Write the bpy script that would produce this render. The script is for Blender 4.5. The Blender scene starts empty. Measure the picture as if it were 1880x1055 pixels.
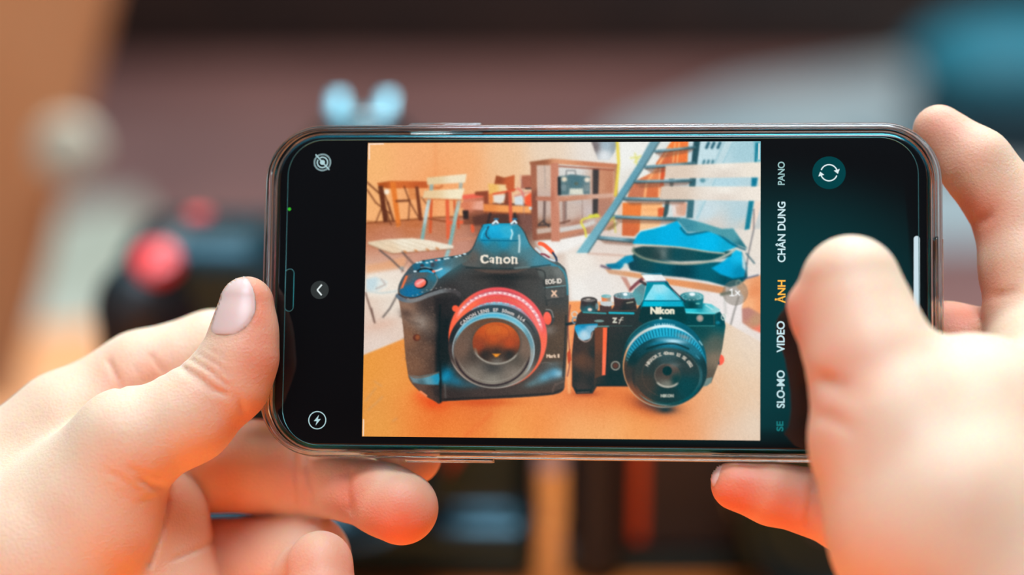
import bpy, bmesh, math, random
import numpy as np
from mathutils import Vector, Matrix, Euler

# ================================================================ camera, sky, lights, exposure
SC = bpy.context.scene
COL = SC.collection
FOC = 75/36*1880                        # focal length in pixels of the 1880 px frame
DPH = 0.4604                            # distance from the lens to the phone (m)
CAM_H, PITCH = 1.105, math.radians(20)
RIG = Matrix.Translation((0, 0, CAM_H)) @ Matrix.Rotation(math.pi/2-PITCH, 4, 'X')
cam = bpy.data.cameras.new('camera'); camo = bpy.data.objects.new('camera', cam); COL.objects.link(camo)
camo.matrix_world = RIG
cam.lens = 75; cam.sensor_width = 36; cam.clip_start = 0.01; cam.clip_end = 60
cam.dof.use_dof = True; cam.dof.focus_distance = 0.461; cam.dof.aperture_fstop = 4.2
SC.camera = camo
SC.view_settings.view_transform = 'Standard'; SC.view_settings.look = 'None'
SC.view_settings.exposure = 0.0; SC.view_settings.gamma = 1.0

def cam_pt(px, py, z):
    """point at distance z (m) along the lens axis, seen at photo pixel (px, py), in camera space"""
    return Vector(((px-940)/FOC*z, -(py-527.5)/FOC*z, -z))
def world_pt(px, py, z): return RIG @ cam_pt(px, py, z)
PHONE_IN_CAM = Matrix.Translation((0.01839, -0.00068, -DPH)) @ Matrix.Rotation(-0.0029, 4, 'Z') @ Matrix.Rotation(-0.1062, 4, 'Y') @ Matrix.Rotation(-0.1007, 4, 'X')
PHONE = RIG @ PHONE_IN_CAM
PINV = PHONE_IN_CAM.inverted()
def screen_mm(px, py):
    """where the view ray through a photo pixel meets the phone's glass, in mm on the phone"""
    o = PINV @ Vector((0, 0, 0)); d = PINV @ cam_pt(px, py, 1.0) - o; t = -o.z/d.z
    return ((o.x+d.x*t)*1000, (o.y+d.y*t)*1000)

W = bpy.data.worlds.new('sky'); SC.world = W; W.use_nodes = True
nt = W.node_tree; nt.nodes.clear()
def N(t, **k):
    n = nt.nodes.new(t)
    for a, b in k.items(): setattr(n, a, b)
    return n
tc = N('ShaderNodeTexCoord'); sep = N('ShaderNodeSeparateXYZ'); nt.links.new(tc.outputs['Generated'], sep.inputs[0])
mr = N('ShaderNodeMapRange'); mr.inputs['From Min'].default_value = -1; mr.inputs['From Max'].default_value = 1
nt.links.new(sep.outputs['Z'], mr.inputs['Value'])
cr_ = N('ShaderNodeValToRGB'); nt.links.new(mr.outputs[0], cr_.inputs[0])
R_ = cr_.color_ramp; R_.elements[0].position = 0.0; R_.elements[0].color = (1.1, 0.27, 0.03, 1)
R_.elements[1].position = 1.0; R_.elements[1].color = (0.30, 0.52, 0.62, 1)
for p_, c_ in ((0.42, (0.98, 0.24, 0.03, 1)), (0.52, (0.10, 0.07, 0.06, 1)), (0.70, (0.016, 0.012, 0.012, 1)), (0.84, (0.05, 0.06, 0.07, 1))):
    e_ = R_.elements.new(p_); e_.color = c_
# teal patch added to the sky behind the photographer, mirrored by the right part of the glass
refl = Vector((0.0, 0.0, 0.0))
nrm = (PHONE.to_3x3() @ Vector((0, 0, 1))).normalized()
vd = (world_pt(1475, 620, 1.0)-RIG.translation).normalized(); refl = vd-2*vd.dot(nrm)*nrm
dp = N('ShaderNodeVectorMath', operation='DOT_PRODUCT'); dp.inputs[1].default_value = refl
nm = N('ShaderNodeVectorMath', operation='NORMALIZE'); nt.links.new(tc.outputs['Generated'], nm.inputs[0]); nt.links.new(nm.outputs[0], dp.inputs[0])
m2 = N('ShaderNodeMapRange', interpolation_type='SMOOTHSTEP'); m2.inputs['From Min'].default_value = math.cos(math.radians(13)); m2.inputs['From Max'].default_value = math.cos(math.radians(1.5))
nt.links.new(dp.outputs['Value'], m2.inputs['Value'])
mx = N('ShaderNodeMix', data_type='RGBA'); nt.links.new(m2.outputs[0], mx.inputs[0]); nt.links.new(cr_.outputs[0], mx.inputs[6]); mx.inputs[7].default_value = (0.0, 1.05, 1.2, 1)
# bright blue-green daylight above the far end of the yard
f1 = N('ShaderNodeMapRange', interpolation_type='SMOOTHSTEP'); f1.inputs['From Min'].default_value = 0.02; f1.inputs['From Max'].default_value = 0.4; nt.links.new(sep.outputs['Z'], f1.inputs['Value'])
f2 = N('ShaderNodeMapRange', interpolation_type='SMOOTHSTEP'); f2.inputs['From Min'].default_value = 0.0; f2.inputs['From Max'].default_value = 0.5; nt.links.new(sep.outputs['Y'], f2.inputs['Value'])
f3 = N('ShaderNodeMath', operation='MULTIPLY'); nt.links.new(f1.outputs[0], f3.inputs[0]); nt.links.new(f2.outputs[0], f3.inputs[1])
m3 = N('ShaderNodeMix', data_type='RGBA'); nt.links.new(f3.outputs[0], m3.inputs[0]); nt.links.new(mx.outputs[2], m3.inputs[6]); m3.inputs[7].default_value = (0.01, 0.62, 0.85, 1); mx = m3
bg = N('ShaderNodeBackground'); bg.inputs['Strength'].default_value = 1.0; nt.links.new(mx.outputs[2], bg.inputs['Color'])
wo = N('ShaderNodeOutputWorld'); nt.links.new(bg.outputs[0], wo.inputs[0])

def area(name, loc, target, size, power, colr, sy=None):
    L = bpy.data.lights.new(name, 'AREA'); L.energy = power; L.color = colr; L.size = size
    if sy: L.shape = 'RECTANGLE'; L.size_y = sy
    o = bpy.data.objects.new(name, L); COL.objects.link(o); o.location = loc
    o.rotation_euler = (Vector(target)-Vector(loc)).to_track_quat('-Z', 'Y').to_euler(); return o
HC = RIG @ Vector((0, 0, -DPH))
area('window_daylight', (0.0, 0.12, 2.4), HC, 0.6, 24, (0.78, 0.95, 1.15))
area('front_fill', (-1.15, -0.70, 1.40), HC, 0.6, 4, (0.85, 0.96, 1.1))  # soft fill added from the front left to brighten the hands
area('skylight_over_floor', (0.6, 2.4, 3.2), (0.6, 2.9, 0), 2.0, 150, (0.95, 0.97, 1.0))
area('warm_bounce_fill', (-0.05, 0.30, 0.79), HC, 0.3, 0.5, (1.0, 0.26, 0.03))  # orange area light added in place of warm bounce off the table

# ================================================================ helpers
def mat(name, base, rough=0.5, metal=0.0, **kw):
    m = bpy.data.materials.new(name); m.use_nodes = True; b = m.node_tree.nodes['Principled BSDF']
    if isinstance(base, tuple): b.inputs['Base Color'].default_value = (*base[:3], 1)
    b.inputs['Roughness'].default_value = rough; b.inputs['Metallic'].default_value = metal
    for k, v in kw.items(): b.inputs[k.replace('_', ' ')].default_value = v
    return m
def srgb(r, g, b):
    f = lambda c: c/12.92 if c <= 0.04045 else ((c+0.055)/1.055)**2.4
    return (f(r/255), f(g/255), f(b/255))
def noise_mix(m, c1, c2, scale, detail=4, stretch=(1, 1, 1), lo=0.35, hi=0.65, bump=0.0):
    nt = m.node_tree; b = nt.nodes['Principled BSDF']
    tc = nt.nodes.new('ShaderNodeTexCoord'); mp = nt.nodes.new('ShaderNodeMapping'); mp.inputs['Scale'].default_value = stretch
    n = nt.nodes.new('ShaderNodeTexNoise'); n.inputs['Scale'].default_value = scale; n.inputs['Detail'].default_value = detail
    r = nt.nodes.new('ShaderNodeValToRGB'); r.color_ramp.elements[0].position = lo; r.color_ramp.elements[1].position = hi
    r.color_ramp.elements[0].color = (*c1, 1); r.color_ramp.elements[1].color = (*c2, 1)
    nt.links.new(tc.outputs['Object'], mp.inputs[0]); nt.links.new(mp.outputs[0], n.inputs['Vector']); nt.links.new(n.outputs['Fac'], r.inputs[0]); nt.links.new(r.outputs[0], b.inputs['Base Color'])
    if bump:
        bp = nt.nodes.new('ShaderNodeBump'); bp.inputs['Strength'].default_value = bump; bp.inputs['Distance'].default_value = 0.001
        nt.links.new(n.outputs['Fac'], bp.inputs['Height']); nt.links.new(bp.outputs[0], b.inputs['Normal'])
    return m
def tag(o, label=None, cat=None, group=None, kind=None):
    if label: o['label'] = label
    if cat: o['category'] = cat
    if group: o['group'] = group
    if kind: o['kind'] = kind
    return o
def empty(name, mtx, label, cat, group=None):
    o = bpy.data.objects.new(name, None); COL.objects.link(o); o.matrix_world = mtx; o.empty_display_size = 0.02
    return tag(o, label, cat, group)
def link(name, me, m, parent=None, mtx=None):
    o = bpy.data.objects.new(name, me); COL.objects.link(o)
    if m is not None: me.materials.append(m)
    if parent: o.parent = parent
    if mtx is not None: o.matrix_local = mtx
    return o
def obj(name, bm, m, parent=None, mtx=None, smooth_deg=35):
    bmesh.ops.recalc_face_normals(bm, faces=bm.faces[:])
    me = bpy.data.meshes.new(name)
    for e in bm.edges:
        if len(e.link_faces) == 2 and e.calc_face_angle(0) > math.radians(smooth_deg): e.smooth = False
    for f in bm.faces: f.smooth = True
    bm.to_mesh(me); bm.free(); return link(name, me, m, parent, mtx)
def box(bm, c, s, bev=0.0, rot=None, seg=2):
    r = bmesh.ops.create_cube(bm, size=1.0); vs = r['verts']
    bmesh.ops.scale(bm, vec=s, verts=vs)
    if bev > 0:
        es = list({e for v in vs for e in v.link_edges}); rb = bmesh.ops.bevel(bm, geom=es, offset=bev, segments=seg, affect='EDGES', profile=0.5)
        vs = list({v for f in rb['faces'] for v in f.verts} | {v for v in vs if v.is_valid})
    if rot is not None: bmesh.ops.rotate(bm, cent=(0, 0, 0), matrix=rot, verts=vs)
    bmesh.ops.translate(bm, vec=c, verts=vs); return vs
def rrect(w, h, r, n=10, c=(0, 0)):
    P = []
    for sx, sy, a0 in ((1, 1, 0), (-1, 1, 90), (-1, -1, 180), (1, -1, 270)):
        for k in range(n+1):
            a = math.radians(a0+90*k/n); P.append((c[0]+sx*(w/2-r)+r*math.cos(a), c[1]+sy*(h/2-r)+r*math.sin(a)))
    return P
def loft(bm, rings, close=True, cap0=True, cap1=True, loop=False):
    """rings: lists of 3-D points with equal counts, joined one after another"""
    V = [[bm.verts.new(p) for p in R] for R in rings]; n = len(V[0]); m = len(V)
    for i in range(m if loop else m-1):
        A, B = V[i], V[(i+1) % m]
        for k in range(n if close else n-1): bm.faces.new((A[k], A[(k+1) % n], B[(k+1) % n], B[k]))
    if not loop:
        if cap0: bm.faces.new(V[0][::-1])
        if cap1: bm.faces.new(V[-1])
    return V
def slab(bm, outline, z0, z1, bev=0.0, seg=4):
    """a flat shape with a rounded rim; outline = (w, h, r)"""
    w, h, r = outline; R = []
    prof = [(0, z0)] if bev <= 0 else [(bev*(1-math.sin(math.pi/2*k/seg)), z0+bev*(1-math.cos(math.pi/2*k/seg))) for k in range(seg+1)]
    prof = prof+[(a, z1-(z-z0)) for a, z in prof[::-1]]
    for a, z in prof: R.append([(x, y, z) for x, y in rrect(w-2*a, h-2*a, max(r-a, 0.0001))])
    return loft(bm, R)
def lathe(bm, prof, n=48, axis='Z', c=(0, 0, 0), cap=True):
    rings = []
    for r, z in prof:
        ring = []
        for k in range(n):
            a = 2*math.pi*k/n; x, y = r*math.cos(a), r*math.sin(a)
            p = (x, y, z) if axis == 'Z' else ((x, z, y) if axis == 'Y' else (z, x, y))
            ring.append((p[0]+c[0], p[1]+c[1], p[2]+c[2]))
        rings.append(ring)
    return loft(bm, rings, cap0=cap, cap1=cap)
def tube(bm, pts, r, n=8, closed=False):
    P = [Vector(p) for p in pts]; m = len(P); rings = []
    up = None
    for i in range(m):
        a = P[(i-1) % m] if (closed or i > 0) else P[i]; b = P[(i+1) % m] if (closed or i < m-1) else P[i]
        t = (b-a).normalized()
        if up is None: up = t.orthogonal().normalized()
        up = (up-t*up.dot(t)).normalized(); s = t.cross(up); rr = r[i] if isinstance(r, (list, tuple)) else r
        rings.append([P[i]+(up*math.cos(2*math.pi*k/n)+s*math.sin(2*math.pi*k/n))*rr for k in range(n)])
    return loft(bm, rings, loop=closed)
def np_mesh(name, V, F, smooth_on=True):
    me = bpy.data.meshes.new(name); V = np.asarray(V, np.float32); F = np.asarray(F, np.int32); k = F.shape[1]
    me.vertices.add(len(V)); me.vertices.foreach_set('co', V.ravel())
    me.loops.add(F.size); me.loops.foreach_set('vertex_index', F.ravel())
    me.polygons.add(len(F)); me.polygons.foreach_set('loop_start', np.arange(0, F.size, k, dtype=np.int32)); me.polygons.foreach_set('loop_total', np.full(len(F), k, np.int32))
    me.update(calc_edges=True); me.validate()
    if smooth_on: me.polygons.foreach_set('use_smooth', np.ones(len(me.polygons), bool))
    return me
# ================================================================ the setting
m_floor = noise_mix(mat('terracotta_floor', (0.2, 0.1, 0.09), 0.55), srgb(118, 76, 70), srgb(138, 92, 84), 3, 3)
m_pale = noise_mix(mat('pale_concrete_floor', (0.5, 0.5, 0.45), 0.6), srgb(150, 158, 160), srgb(172, 176, 174), 4, 3)
m_cream = noise_mix(mat('cream_floor', (0.5, 0.5, 0.45), 0.6), srgb(176, 170, 150), srgb(204, 196, 178), 4, 3)
m_wall = noise_mix(mat('orange_plaster', (0.5, 0.2, 0.05), 0.8), srgb(190, 110, 60), srgb(206, 124, 70), 2, 3)
bm = bmesh.new(); box(bm, (0, 3, -0.05), (14, 14, 0.1)); tag(obj('floor', bm, m_floor), kind='structure')
def floor_pt(px, py, h=0.0):
    o = RIG.translation; d = world_pt(px, py, 1.0)-o; t = (h-o.z)/d.z; return o+d*t
bm = bmesh.new()
P = [floor_pt(1120, 255), floor_pt(1060, 420), floor_pt(1500, 460), floor_pt(2300, 430), floor_pt(2300, 40), floor_pt(1700, 110), floor_pt(1350, 165)]
loft(bm, [[(p.x, p.y, 0.0) for p in P], [(p.x, p.y, 0.006) for p in P]]); tag(obj('trim_1', bm, m_pale), 'pale concrete strip across the floor', kind='structure')
bm = bmesh.new()
P = [floor_pt(250, 370), floor_pt(-300, 470), floor_pt(-500, 1200), floor_pt(300, 1300), floor_pt(420, 700)]
loft(bm, [[(p.x, p.y, 0.0) for p in P], [(p.x, p.y, 0.006) for p in P]]); tag(obj('trim_2', bm, m_cream), 'cream floor tiles beside the table', kind='structure')
bm = bmesh.new(); box(bm, (0, 7.6, 1.6), (14, 0.2, 3.2)); tag(obj('wall_back', bm, m_wall), kind='structure')

# ---------------------------------------------------------------- the wooden table under the two cameras
TZ = 0.745
m_wood = noise_mix(mat('varnished_orange_wood', (0.6, 0.2, 0.04), 0.32), srgb(196, 92, 28), srgb(232, 132, 52), 14, 6, (1, 9, 1), bump=0.02)
m_dark = noise_mix(mat('dark_stained_wood', (0.05, 0.03, 0.02), 0.5), srgb(30, 18, 14), srgb(50, 30, 22), 10, 5, (1, 8, 1))
t = empty('wooden_table', Matrix.Translation((0.07, 0.49, 0)), 'orange varnished wooden table under the two cameras', 'table')
bm = bmesh.new(); box(bm, (0, 0, TZ-0.0125), (0.62, 0.58, 0.025), 0.004); obj('tabletop', bm, m_wood, t)
bm = bmesh.new()
for x, y, sx, sy in ((0, -0.26, 0.54, 0.02), (0, 0.26, 0.54, 0.02), (-0.27, 0, 0.02, 0.50), (0.27, 0, 0.02, 0.50)): box(bm, (x, y, TZ-0.06), (sx, sy, 0.07), 0.002)
obj('apron', bm, m_wood, t)
for sx in (-1, 1):
    for sy in (-1, 1): bm = bmesh.new(); box(bm, (sx*0.265, sy*0.255, (TZ-0.025)/2), (0.045, 0.045, TZ-0.025), 0.004); obj('leg', bm, m_wood, t)

# ---------------------------------------------------------------- furniture far behind
def bench(name, label, cat, x0, x1, y, top, m, depth=0.5):
    cx = (x0+x1)/2; e = empty(name, Matrix.Translation((cx, y, 0)), label, cat); w = x1-x0
    bm = bmesh.new(); box(bm, (0, 0, top-0.02), (w, depth, 0.04), 0.006); obj('seat', bm, m, e)
    bm = bmesh.new(); box(bm, (0, depth/2-0.02, top/2+0.02), (w-0.1, 0.03, top-0.1), 0.004); obj('back_panel', bm, m, e)
    bm = bmesh.new(); box(bm, (0, -depth/2+0.03, (top-0.05)/2), (w-0.02, 0.03, top-0.06), 0.004); obj('front_panel', bm, m, e)
    for sx in (-1, 1):
        bm = bmesh.new(); box(bm, (sx*(w/2-0.05), 0, (top-0.04)/2), (0.06, depth-0.04, top-0.04), 0.004); obj('leg', bm, m, e)
    return e
bench('low_bench', 'long dark wooden bench across the far side of the floor, blurred', 'bench', -1.15, 2.4, 4.72, 0.55, m_dark, 0.6)
m_oran = noise_mix(mat('orange_painted_wood', (0.6, 0.2, 0.05), 0.5), srgb(250, 156, 92), srgb(252, 172, 116), 6, 4)
m_glint = noise_mix(mat('cream_glint', (0.6, 0.5, 0.4), 0.5), srgb(226, 206, 170), srgb(240, 224, 194), 8, 4, (1, 6, 1))  # pale colour of the glint on the orange chair
m_teal = mat('teal_painted_steel', srgb(70, 110, 110), 0.4)
# tall orange chair: its wide slanted back fills the photo's upper left corner
c0 = world_pt(60, 230, 1.35)
e = empty('orange_wooden_chair', Matrix.Translation((c0.x, c0.y, 0)) @ Matrix.Rotation(math.radians(12), 4, 'Z'), 'orange wooden chair at the far left, only its slanted back showing blurred', 'chair')
bm = bmesh.new(); M_ = Matrix.Rotation(math.radians(16), 3, 'Y')
box(bm, (-0.035, 0, 0.86), (0.165, 0.03, 0.62), 0.012, None); obj('backrest', bm, m_oran, e, Matrix.Translation((0, 0, 0.80)) @ Matrix.Rotation(math.radians(17), 4, 'Y') @ Matrix.Translation((0, 0, -0.80)))
bm = bmesh.new(); box(bm, (-0.16, 0.20, 0.44), (0.40, 0.40, 0.03), 0.01); obj('seat', bm, m_oran, e)
for x, y in ((-0.34, 0.02), (0.02, 0.02), (-0.34, 0.38), (0.02, 0.38)): bm = bmesh.new(); box(bm, (x, y, 0.2125), (0.035, 0.035, 0.425), 0.004); obj('leg', bm, m_oran, e)
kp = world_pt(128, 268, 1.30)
bm = bmesh.new(); lathe(bm, [(0.014, 0), (0.016, 0.004), (0.014, 0.012), (0.004, 0.015), (0.0005, 0.0152)], 24, 'Y'); bmesh.ops.scale(bm, vec=(1.3, -1, 1.3), verts=bm.verts[:])  # small pale knob added on the chair to stand for a glint
kn = obj('glint_knob', bm, m_glint, e); kn.matrix_local = e.matrix_world.inverted() @ Matrix.Translation(kp)
# blue rucksack on the floor at the far right
m_bag = noise_mix(mat('teal_blue_nylon', (0, 0.2, 0.3), 0.6), srgb(14, 96, 112), srgb(22, 112, 128), 30, 3)
m_bagd = mat('dark_teal_nylon', srgb(10, 44, 54), 0.7)
c2 = floor_pt(1850, 190, 0.10)
e = empty('rucksack', Matrix.Translation((c2.x+0.05, c2.y, 0.006)), 'blue and dark teal rucksack lying on the pale floor at the far right', 'bag')
bm = bmesh.new(); bmesh.ops.create_uvsphere(bm, u_segments=28, v_segments=16, radius=1); bmesh.ops.scale(bm, vec=(0.21, 0.15, 0.13), verts=bm.verts[:])
for v in bm.verts: v.co.z = max(v.co.z, -0.09)+0.09; v.co.x *= 1+0.1*math.sin(v.co.z*20)
obj('body', bm, m_bagd, e)
bm = bmesh.new(); bmesh.ops.create_uvsphere(bm, u_segments=28, v_segments=16, radius=1); bmesh.ops.scale(bm, vec=(0.2, 0.15, 0.09), verts=bm.verts[:])
bmesh.ops.translate(bm, vec=(-0.035, 0, 0.17), verts=bm.verts[:]); obj('flap', bm, m_bag, e)
bm = bmesh.new(); tube(bm, [(-0.16, -0.10, 0.05), (-0.24, -0.14, 0.03), (-0.30, -0.10, 0.02), (-0.34, -0.02, 0.015)], 0.012); obj('strap', bm, m_bag, e)
# ---------------------------------------------------------------- the picture shown on the phone's display
# a small vector painter: everything below fills one float canvas, later shown by the display mesh
PX0, PY0, PW, PH = 655, 250, 752, 570
CAN = np.zeros((PH, PW, 3)) + 0.02
IDM = np.zeros((PH, PW), np.int32)
GX, GY = np.meshgrid(np.arange(PW) + PX0 + 0.5, np.arange(PH) + PY0 + 0.5)
LAYERS = ['preview_background']
LCUR = [0]
EK = [0.03]
def layer(name):
    LAYERS.append(name); LCUR[0] = len(LAYERS) - 1
def backlayer():
    LCUR[0] = 0
def smooth(pts, n=6, closed=True):
    P = np.array(pts, float); m = len(P); out = []
    rng = range(m if closed else m - 1)
    for i in rng:
        if closed: p0, p1, p2, p3 = P[(i-1) % m], P[i], P[(i+1) % m], P[(i+2) % m]
        else: p0, p1, p2, p3 = P[max(i-1, 0)], P[i], P[i+1], P[min(i+2, m-1)]
        for k in range(n):
            t = k / n
            out.append(0.5*((2*p1)+(-p0+p2)*t+(2*p0-5*p1+4*p2-p3)*t*t+(-p0+3*p1-3*p2+p3)*t**3))
    if not closed: out.append(P[-1])
    return np.array(out)
def sd_poly(X, Y, P):
    d = np.full(X.shape, 1e9); ins = np.zeros(X.shape, bool); n = len(P)
    for i in range(n):
        ax, ay = P[i]; bx, by = P[(i+1) % n]
        ex, ey = bx-ax, by-ay; wx, wy = X-ax, Y-ay
        t = np.clip((wx*ex+wy*ey)/(ex*ex+ey*ey+1e-9), 0, 1)
        d = np.minimum(d, (wx-ex*t)**2+(wy-ey*t)**2)
        c = ((ay <= Y) & (by > Y)) | ((by <= Y) & (ay > Y))
        if ey != 0: ins ^= c & (X < ax+(Y-ay)*ex/ey)
    d = np.sqrt(d); return np.where(ins, -d, d)
def sd_line(X, Y, P):
    d = np.full(X.shape, 1e9)
    for i in range(len(P)-1):
        ax, ay = P[i]; bx, by = P[i+1]
        ex, ey = bx-ax, by-ay; wx, wy = X-ax, Y-ay
        t = np.clip((wx*ex+wy*ey)/(ex*ex+ey*ey+1e-9), 0, 1)
        d = np.minimum(d, (wx-ex*t)**2+(wy-ey*t)**2)
    return np.sqrt(d)
def window(x0, y0, x1, y1):
    a = max(int(x0-PX0), 0); b = min(int(x1-PX0)+1, PW); c = max(int(y0-PY0), 0); d = min(int(y1-PY0)+1, PH)
    return None if a >= b or c >= d else (slice(c, d), slice(a, b))
def colour(X, Y, col):
    if isinstance(col, tuple): return np.array(col, float)[None, None, :]/255
    W = 0; A = 0; e = 30+(EK[0]*math.hypot(*X.shape))**2
    for x, y, r, g, b in col:
        w = 1/(((X-x)**2+(Y-y)**2)+e)**1.5
        W = W+w; A = A+w[..., None]*np.array((r, g, b))/255
    return A/W[..., None]
def blend(s, cov, col):
    C = colour(GX[s], GY[s], col)
    CAN[s] = CAN[s]*(1-cov[..., None])+C*cov[..., None]
    IDM[s] = np.where(cov > 0.5, LCUR[0], IDM[s])
def poly(pts, col, soft=1.6, a=1.0, sm=False):
    P = smooth(pts) if sm else np.array(pts, float)
    s = window(P[:, 0].min()-soft, P[:, 1].min()-soft, P[:, 0].max()+soft, P[:, 1].max()+soft)
    if s is None: return
    sd = sd_poly(GX[s], GY[s], P)
    blend(s, np.clip(0.5-sd/soft, 0, 1)*a, col)
def line(pts, w, col, soft=1.6, a=1.0, sm=False):
    P = smooth(pts, closed=False) if sm else np.array(pts, float)
    m = w/2+soft
    s = window(P[:, 0].min()-m, P[:, 1].min()-m, P[:, 0].max()+m, P[:, 1].max()+m)
    if s is None: return
    blend(s, np.clip(0.5-(sd_line(GX[s], GY[s], P)-w/2)/soft, 0, 1)*a, col)
def ell(cx, cy, rx, ry, col, rot=0, soft=1.6, a=1.0, ring=None, arc=None):
    R = max(rx, ry)+soft+3
    s = window(cx-R, cy-R, cx+R, cy+R)
    if s is None: return
    c, n = math.cos(math.radians(rot)), math.sin(math.radians(rot))
    x, y = GX[s]-cx, GY[s]-cy; u, v = x*c+y*n, -x*n+y*c
    k = np.hypot(u/rx, v/ry)+1e-6
    sd = (k-1)*min(rx, ry) if abs(rx-ry) < 1 else (k-1)*k/(np.hypot(u/rx**2, v/ry**2)+1e-9)
    if ring: sd = np.abs(sd)-ring/2
    cov = np.clip(0.5-sd/soft, 0, 1)*a
    if arc:                                           # degrees, 0 = right, 90 = up
        an = np.degrees(np.arctan2(-v/ry, u/rx)); mid = (arc[0]+arc[1])/2; h = (arc[1]-arc[0])/2
        dd = np.abs((an-mid+180) % 360-180)
        cov = cov*np.clip((h-dd)/14+0.3, 0, 1)
    blend(s, cov, col)
def spot(cx, cy, rx, ry, col, a=1.0, rot=0):
    R = max(rx, ry)*2.2; s = window(cx-R, cy-R, cx+R, cy+R)
    if s is None: return
    c, n = math.cos(math.radians(rot)), math.sin(math.radians(rot))
    x, y = GX[s]-cx, GY[s]-cy; u, v = x*c+y*n, -x*n+y*c
    cov = np.exp(-(u/rx)**2-(v/ry)**2)*a
    C = colour(GX[s], GY[s], col); CAN[s] = CAN[s]*(1-cov[..., None])+C*cov[..., None]
_glyph = {}
def glyph_tris(ch):
    if ch in _glyph: return _glyph[ch]
    cu = bpy.data.curves.new('g', 'FONT'); cu.body = ch; cu.size = 1
    o = bpy.data.objects.new('g', cu); bpy.context.scene.collection.objects.link(o)
    dg = bpy.context.evaluated_depsgraph_get(); me = o.evaluated_get(dg).to_mesh(); me.calc_loop_triangles()
    V = np.array([v.co[:2] for v in me.vertices]) if len(me.vertices) else np.zeros((0, 2))
    T = [V[list(t.vertices)] for t in me.loop_triangles]
    w = V[:, 0].max() if len(V) else 0.25
    bpy.data.objects.remove(o); bpy.data.curves.remove(cu)
    _glyph[ch] = (T, w); return _glyph[ch]
def put_text(s, place, col, height, bold=0.5, soft=1.2, a=1.0, xs=1.0, gap=0.09):
    """place(u) -> (x, y, angle) for a pen at distance u (px) from the start; height = cap height in px"""
    k = height/0.72; adv = 0
    for ch in s:
        T, w = glyph_tris(ch)
        if T:
            x, y, an = place(adv+w*k*xs/2); c, n = math.cos(an), math.sin(an)
            R = height*1.6; win = window(x-R, y-R, x+R, y+R)
            if win is not None:
                sd = np.full(GX[win].shape, 1e9)
                for t in T:
                    q = (t-[w/2, 0.36])*k*[xs, 1]; P = np.stack([x+q[:, 0]*c+q[:, 1]*n, y+q[:, 0]*n-q[:, 1]*c], 1)
                    sd = np.minimum(sd, sd_poly(GX[win], GY[win], P))
                blend(win, np.clip(0.5-(sd-bold*0.5)/soft, 0, 1)*a, col)
        adv += (w+gap)*k*xs
    return adv
def text_w(s, height, xs=1.0, gap=0.09):
    return sum((glyph_tris(c)[1]+gap) for c in s)*height/0.72*xs
def straight(s, cx, cy, height, col, deg=0, xs=1.0, gap=0.09, **kw):
    W = text_w(s, height, xs, gap); a = math.radians(-deg)
    put_text(s, lambda u: (cx+(u-W/2)*math.cos(a), cy+(u-W/2)*math.sin(a), a), col, height, xs=xs, gap=gap, **kw)
def arc_text(s, cx, cy, rx, ry, a0, a1, height, col, bottom=False, **kw):
    W = text_w(s, height)
    def pl(u):
        d = math.radians(a0+(a1-a0)*u/W)
        return (cx+rx*math.cos(d), cy-ry*math.sin(d), (math.pi/2-d) if not bottom else (-math.pi/2-d))
    put_text(s, pl, col, height, **kw)

# --- room wall and floor in the picture
poly([(640, 240), (1420, 240), (1420, 830), (640, 830)], [(690, 300, 238, 176, 112), (760, 300, 238, 168, 112), (800, 330, 236, 156, 96), (850, 300, 238, 166, 108), (930, 290, 232, 186, 142), (1000, 275, 226, 202, 178), (1090, 270, 224, 214, 206), (1160, 300, 230, 228, 222), (1320, 300, 188, 210, 218), (1380, 340, 176, 204, 214), (1320, 400, 200, 208, 210)])
poly([(796, 250), (803, 250), (803, 405), (796, 405)], (232, 148, 90), soft=5, a=0.35)
poly([(640, 412), (675, 408), (800, 399), (860, 396), (990, 402), (1080, 410), (1420, 412), (1420, 830), (640, 830)],
     [(690, 415, 176, 98, 50), (760, 412, 186, 98, 46), (820, 425, 188, 112, 72), (700, 432, 196, 128, 104), (840, 450, 198, 142, 126), (720, 480, 206, 158, 138), (780, 460, 196, 140, 124), (700, 520, 226, 208, 190),
      (720, 560, 228, 220, 208), (700, 600, 216, 186, 168), (700, 630, 222, 206, 196), (900, 410, 120, 62, 40), (960, 420, 96, 54, 40), (1010, 450, 200, 170, 150), (1060, 470, 234, 226, 218), (1080, 430, 220, 200, 190), (1100, 520, 228, 218, 210), (1350, 560, 232, 222, 220), (1390, 620, 226, 212, 204), (1390, 440, 226, 214, 202), (1330, 415, 214, 206, 200)])
line([(674, 409), (740, 404), (798, 399), (860, 397)], 2.5, (120, 58, 24), soft=3, a=0.8)
poly([(672, 500), (745, 490), (740, 545), (672, 545)], (232, 224, 212), soft=12, a=0.8)
poly([(672, 486), (700, 482), (745, 470), (745, 490), (672, 502)], (226, 160, 110), soft=7, a=0.6)
spot(700, 596, 32, 9, (216, 178, 158), 0.7, -14); spot(1010, 460, 14, 8, (232, 226, 222), 0.8)
poly([(985, 444), (1060, 420), (1095, 436), (1040, 462), (1000, 470)], (236, 232, 228), soft=10, a=0.9)
for x0, y0, x1, y1, w in ((690, 422, 705, 419, 3), (750, 420, 800, 424, 4), (840, 440, 880, 436, 4)):
    line([(x0, y0), (x1, y1)], w, (204, 132, 98), soft=4, a=0.5)
poly([(1040, 464), (1180, 466), (1200, 500), (1140, 560), (1050, 560)], [(1060, 480, 232, 222, 212), (1120, 470, 226, 208, 196), (1100, 520, 226, 218, 212), (1060, 540, 232, 226, 220)], soft=8)
line([(1080, 465), (1160, 470)], 3, (190, 140, 120), soft=4, a=0.6)

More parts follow.
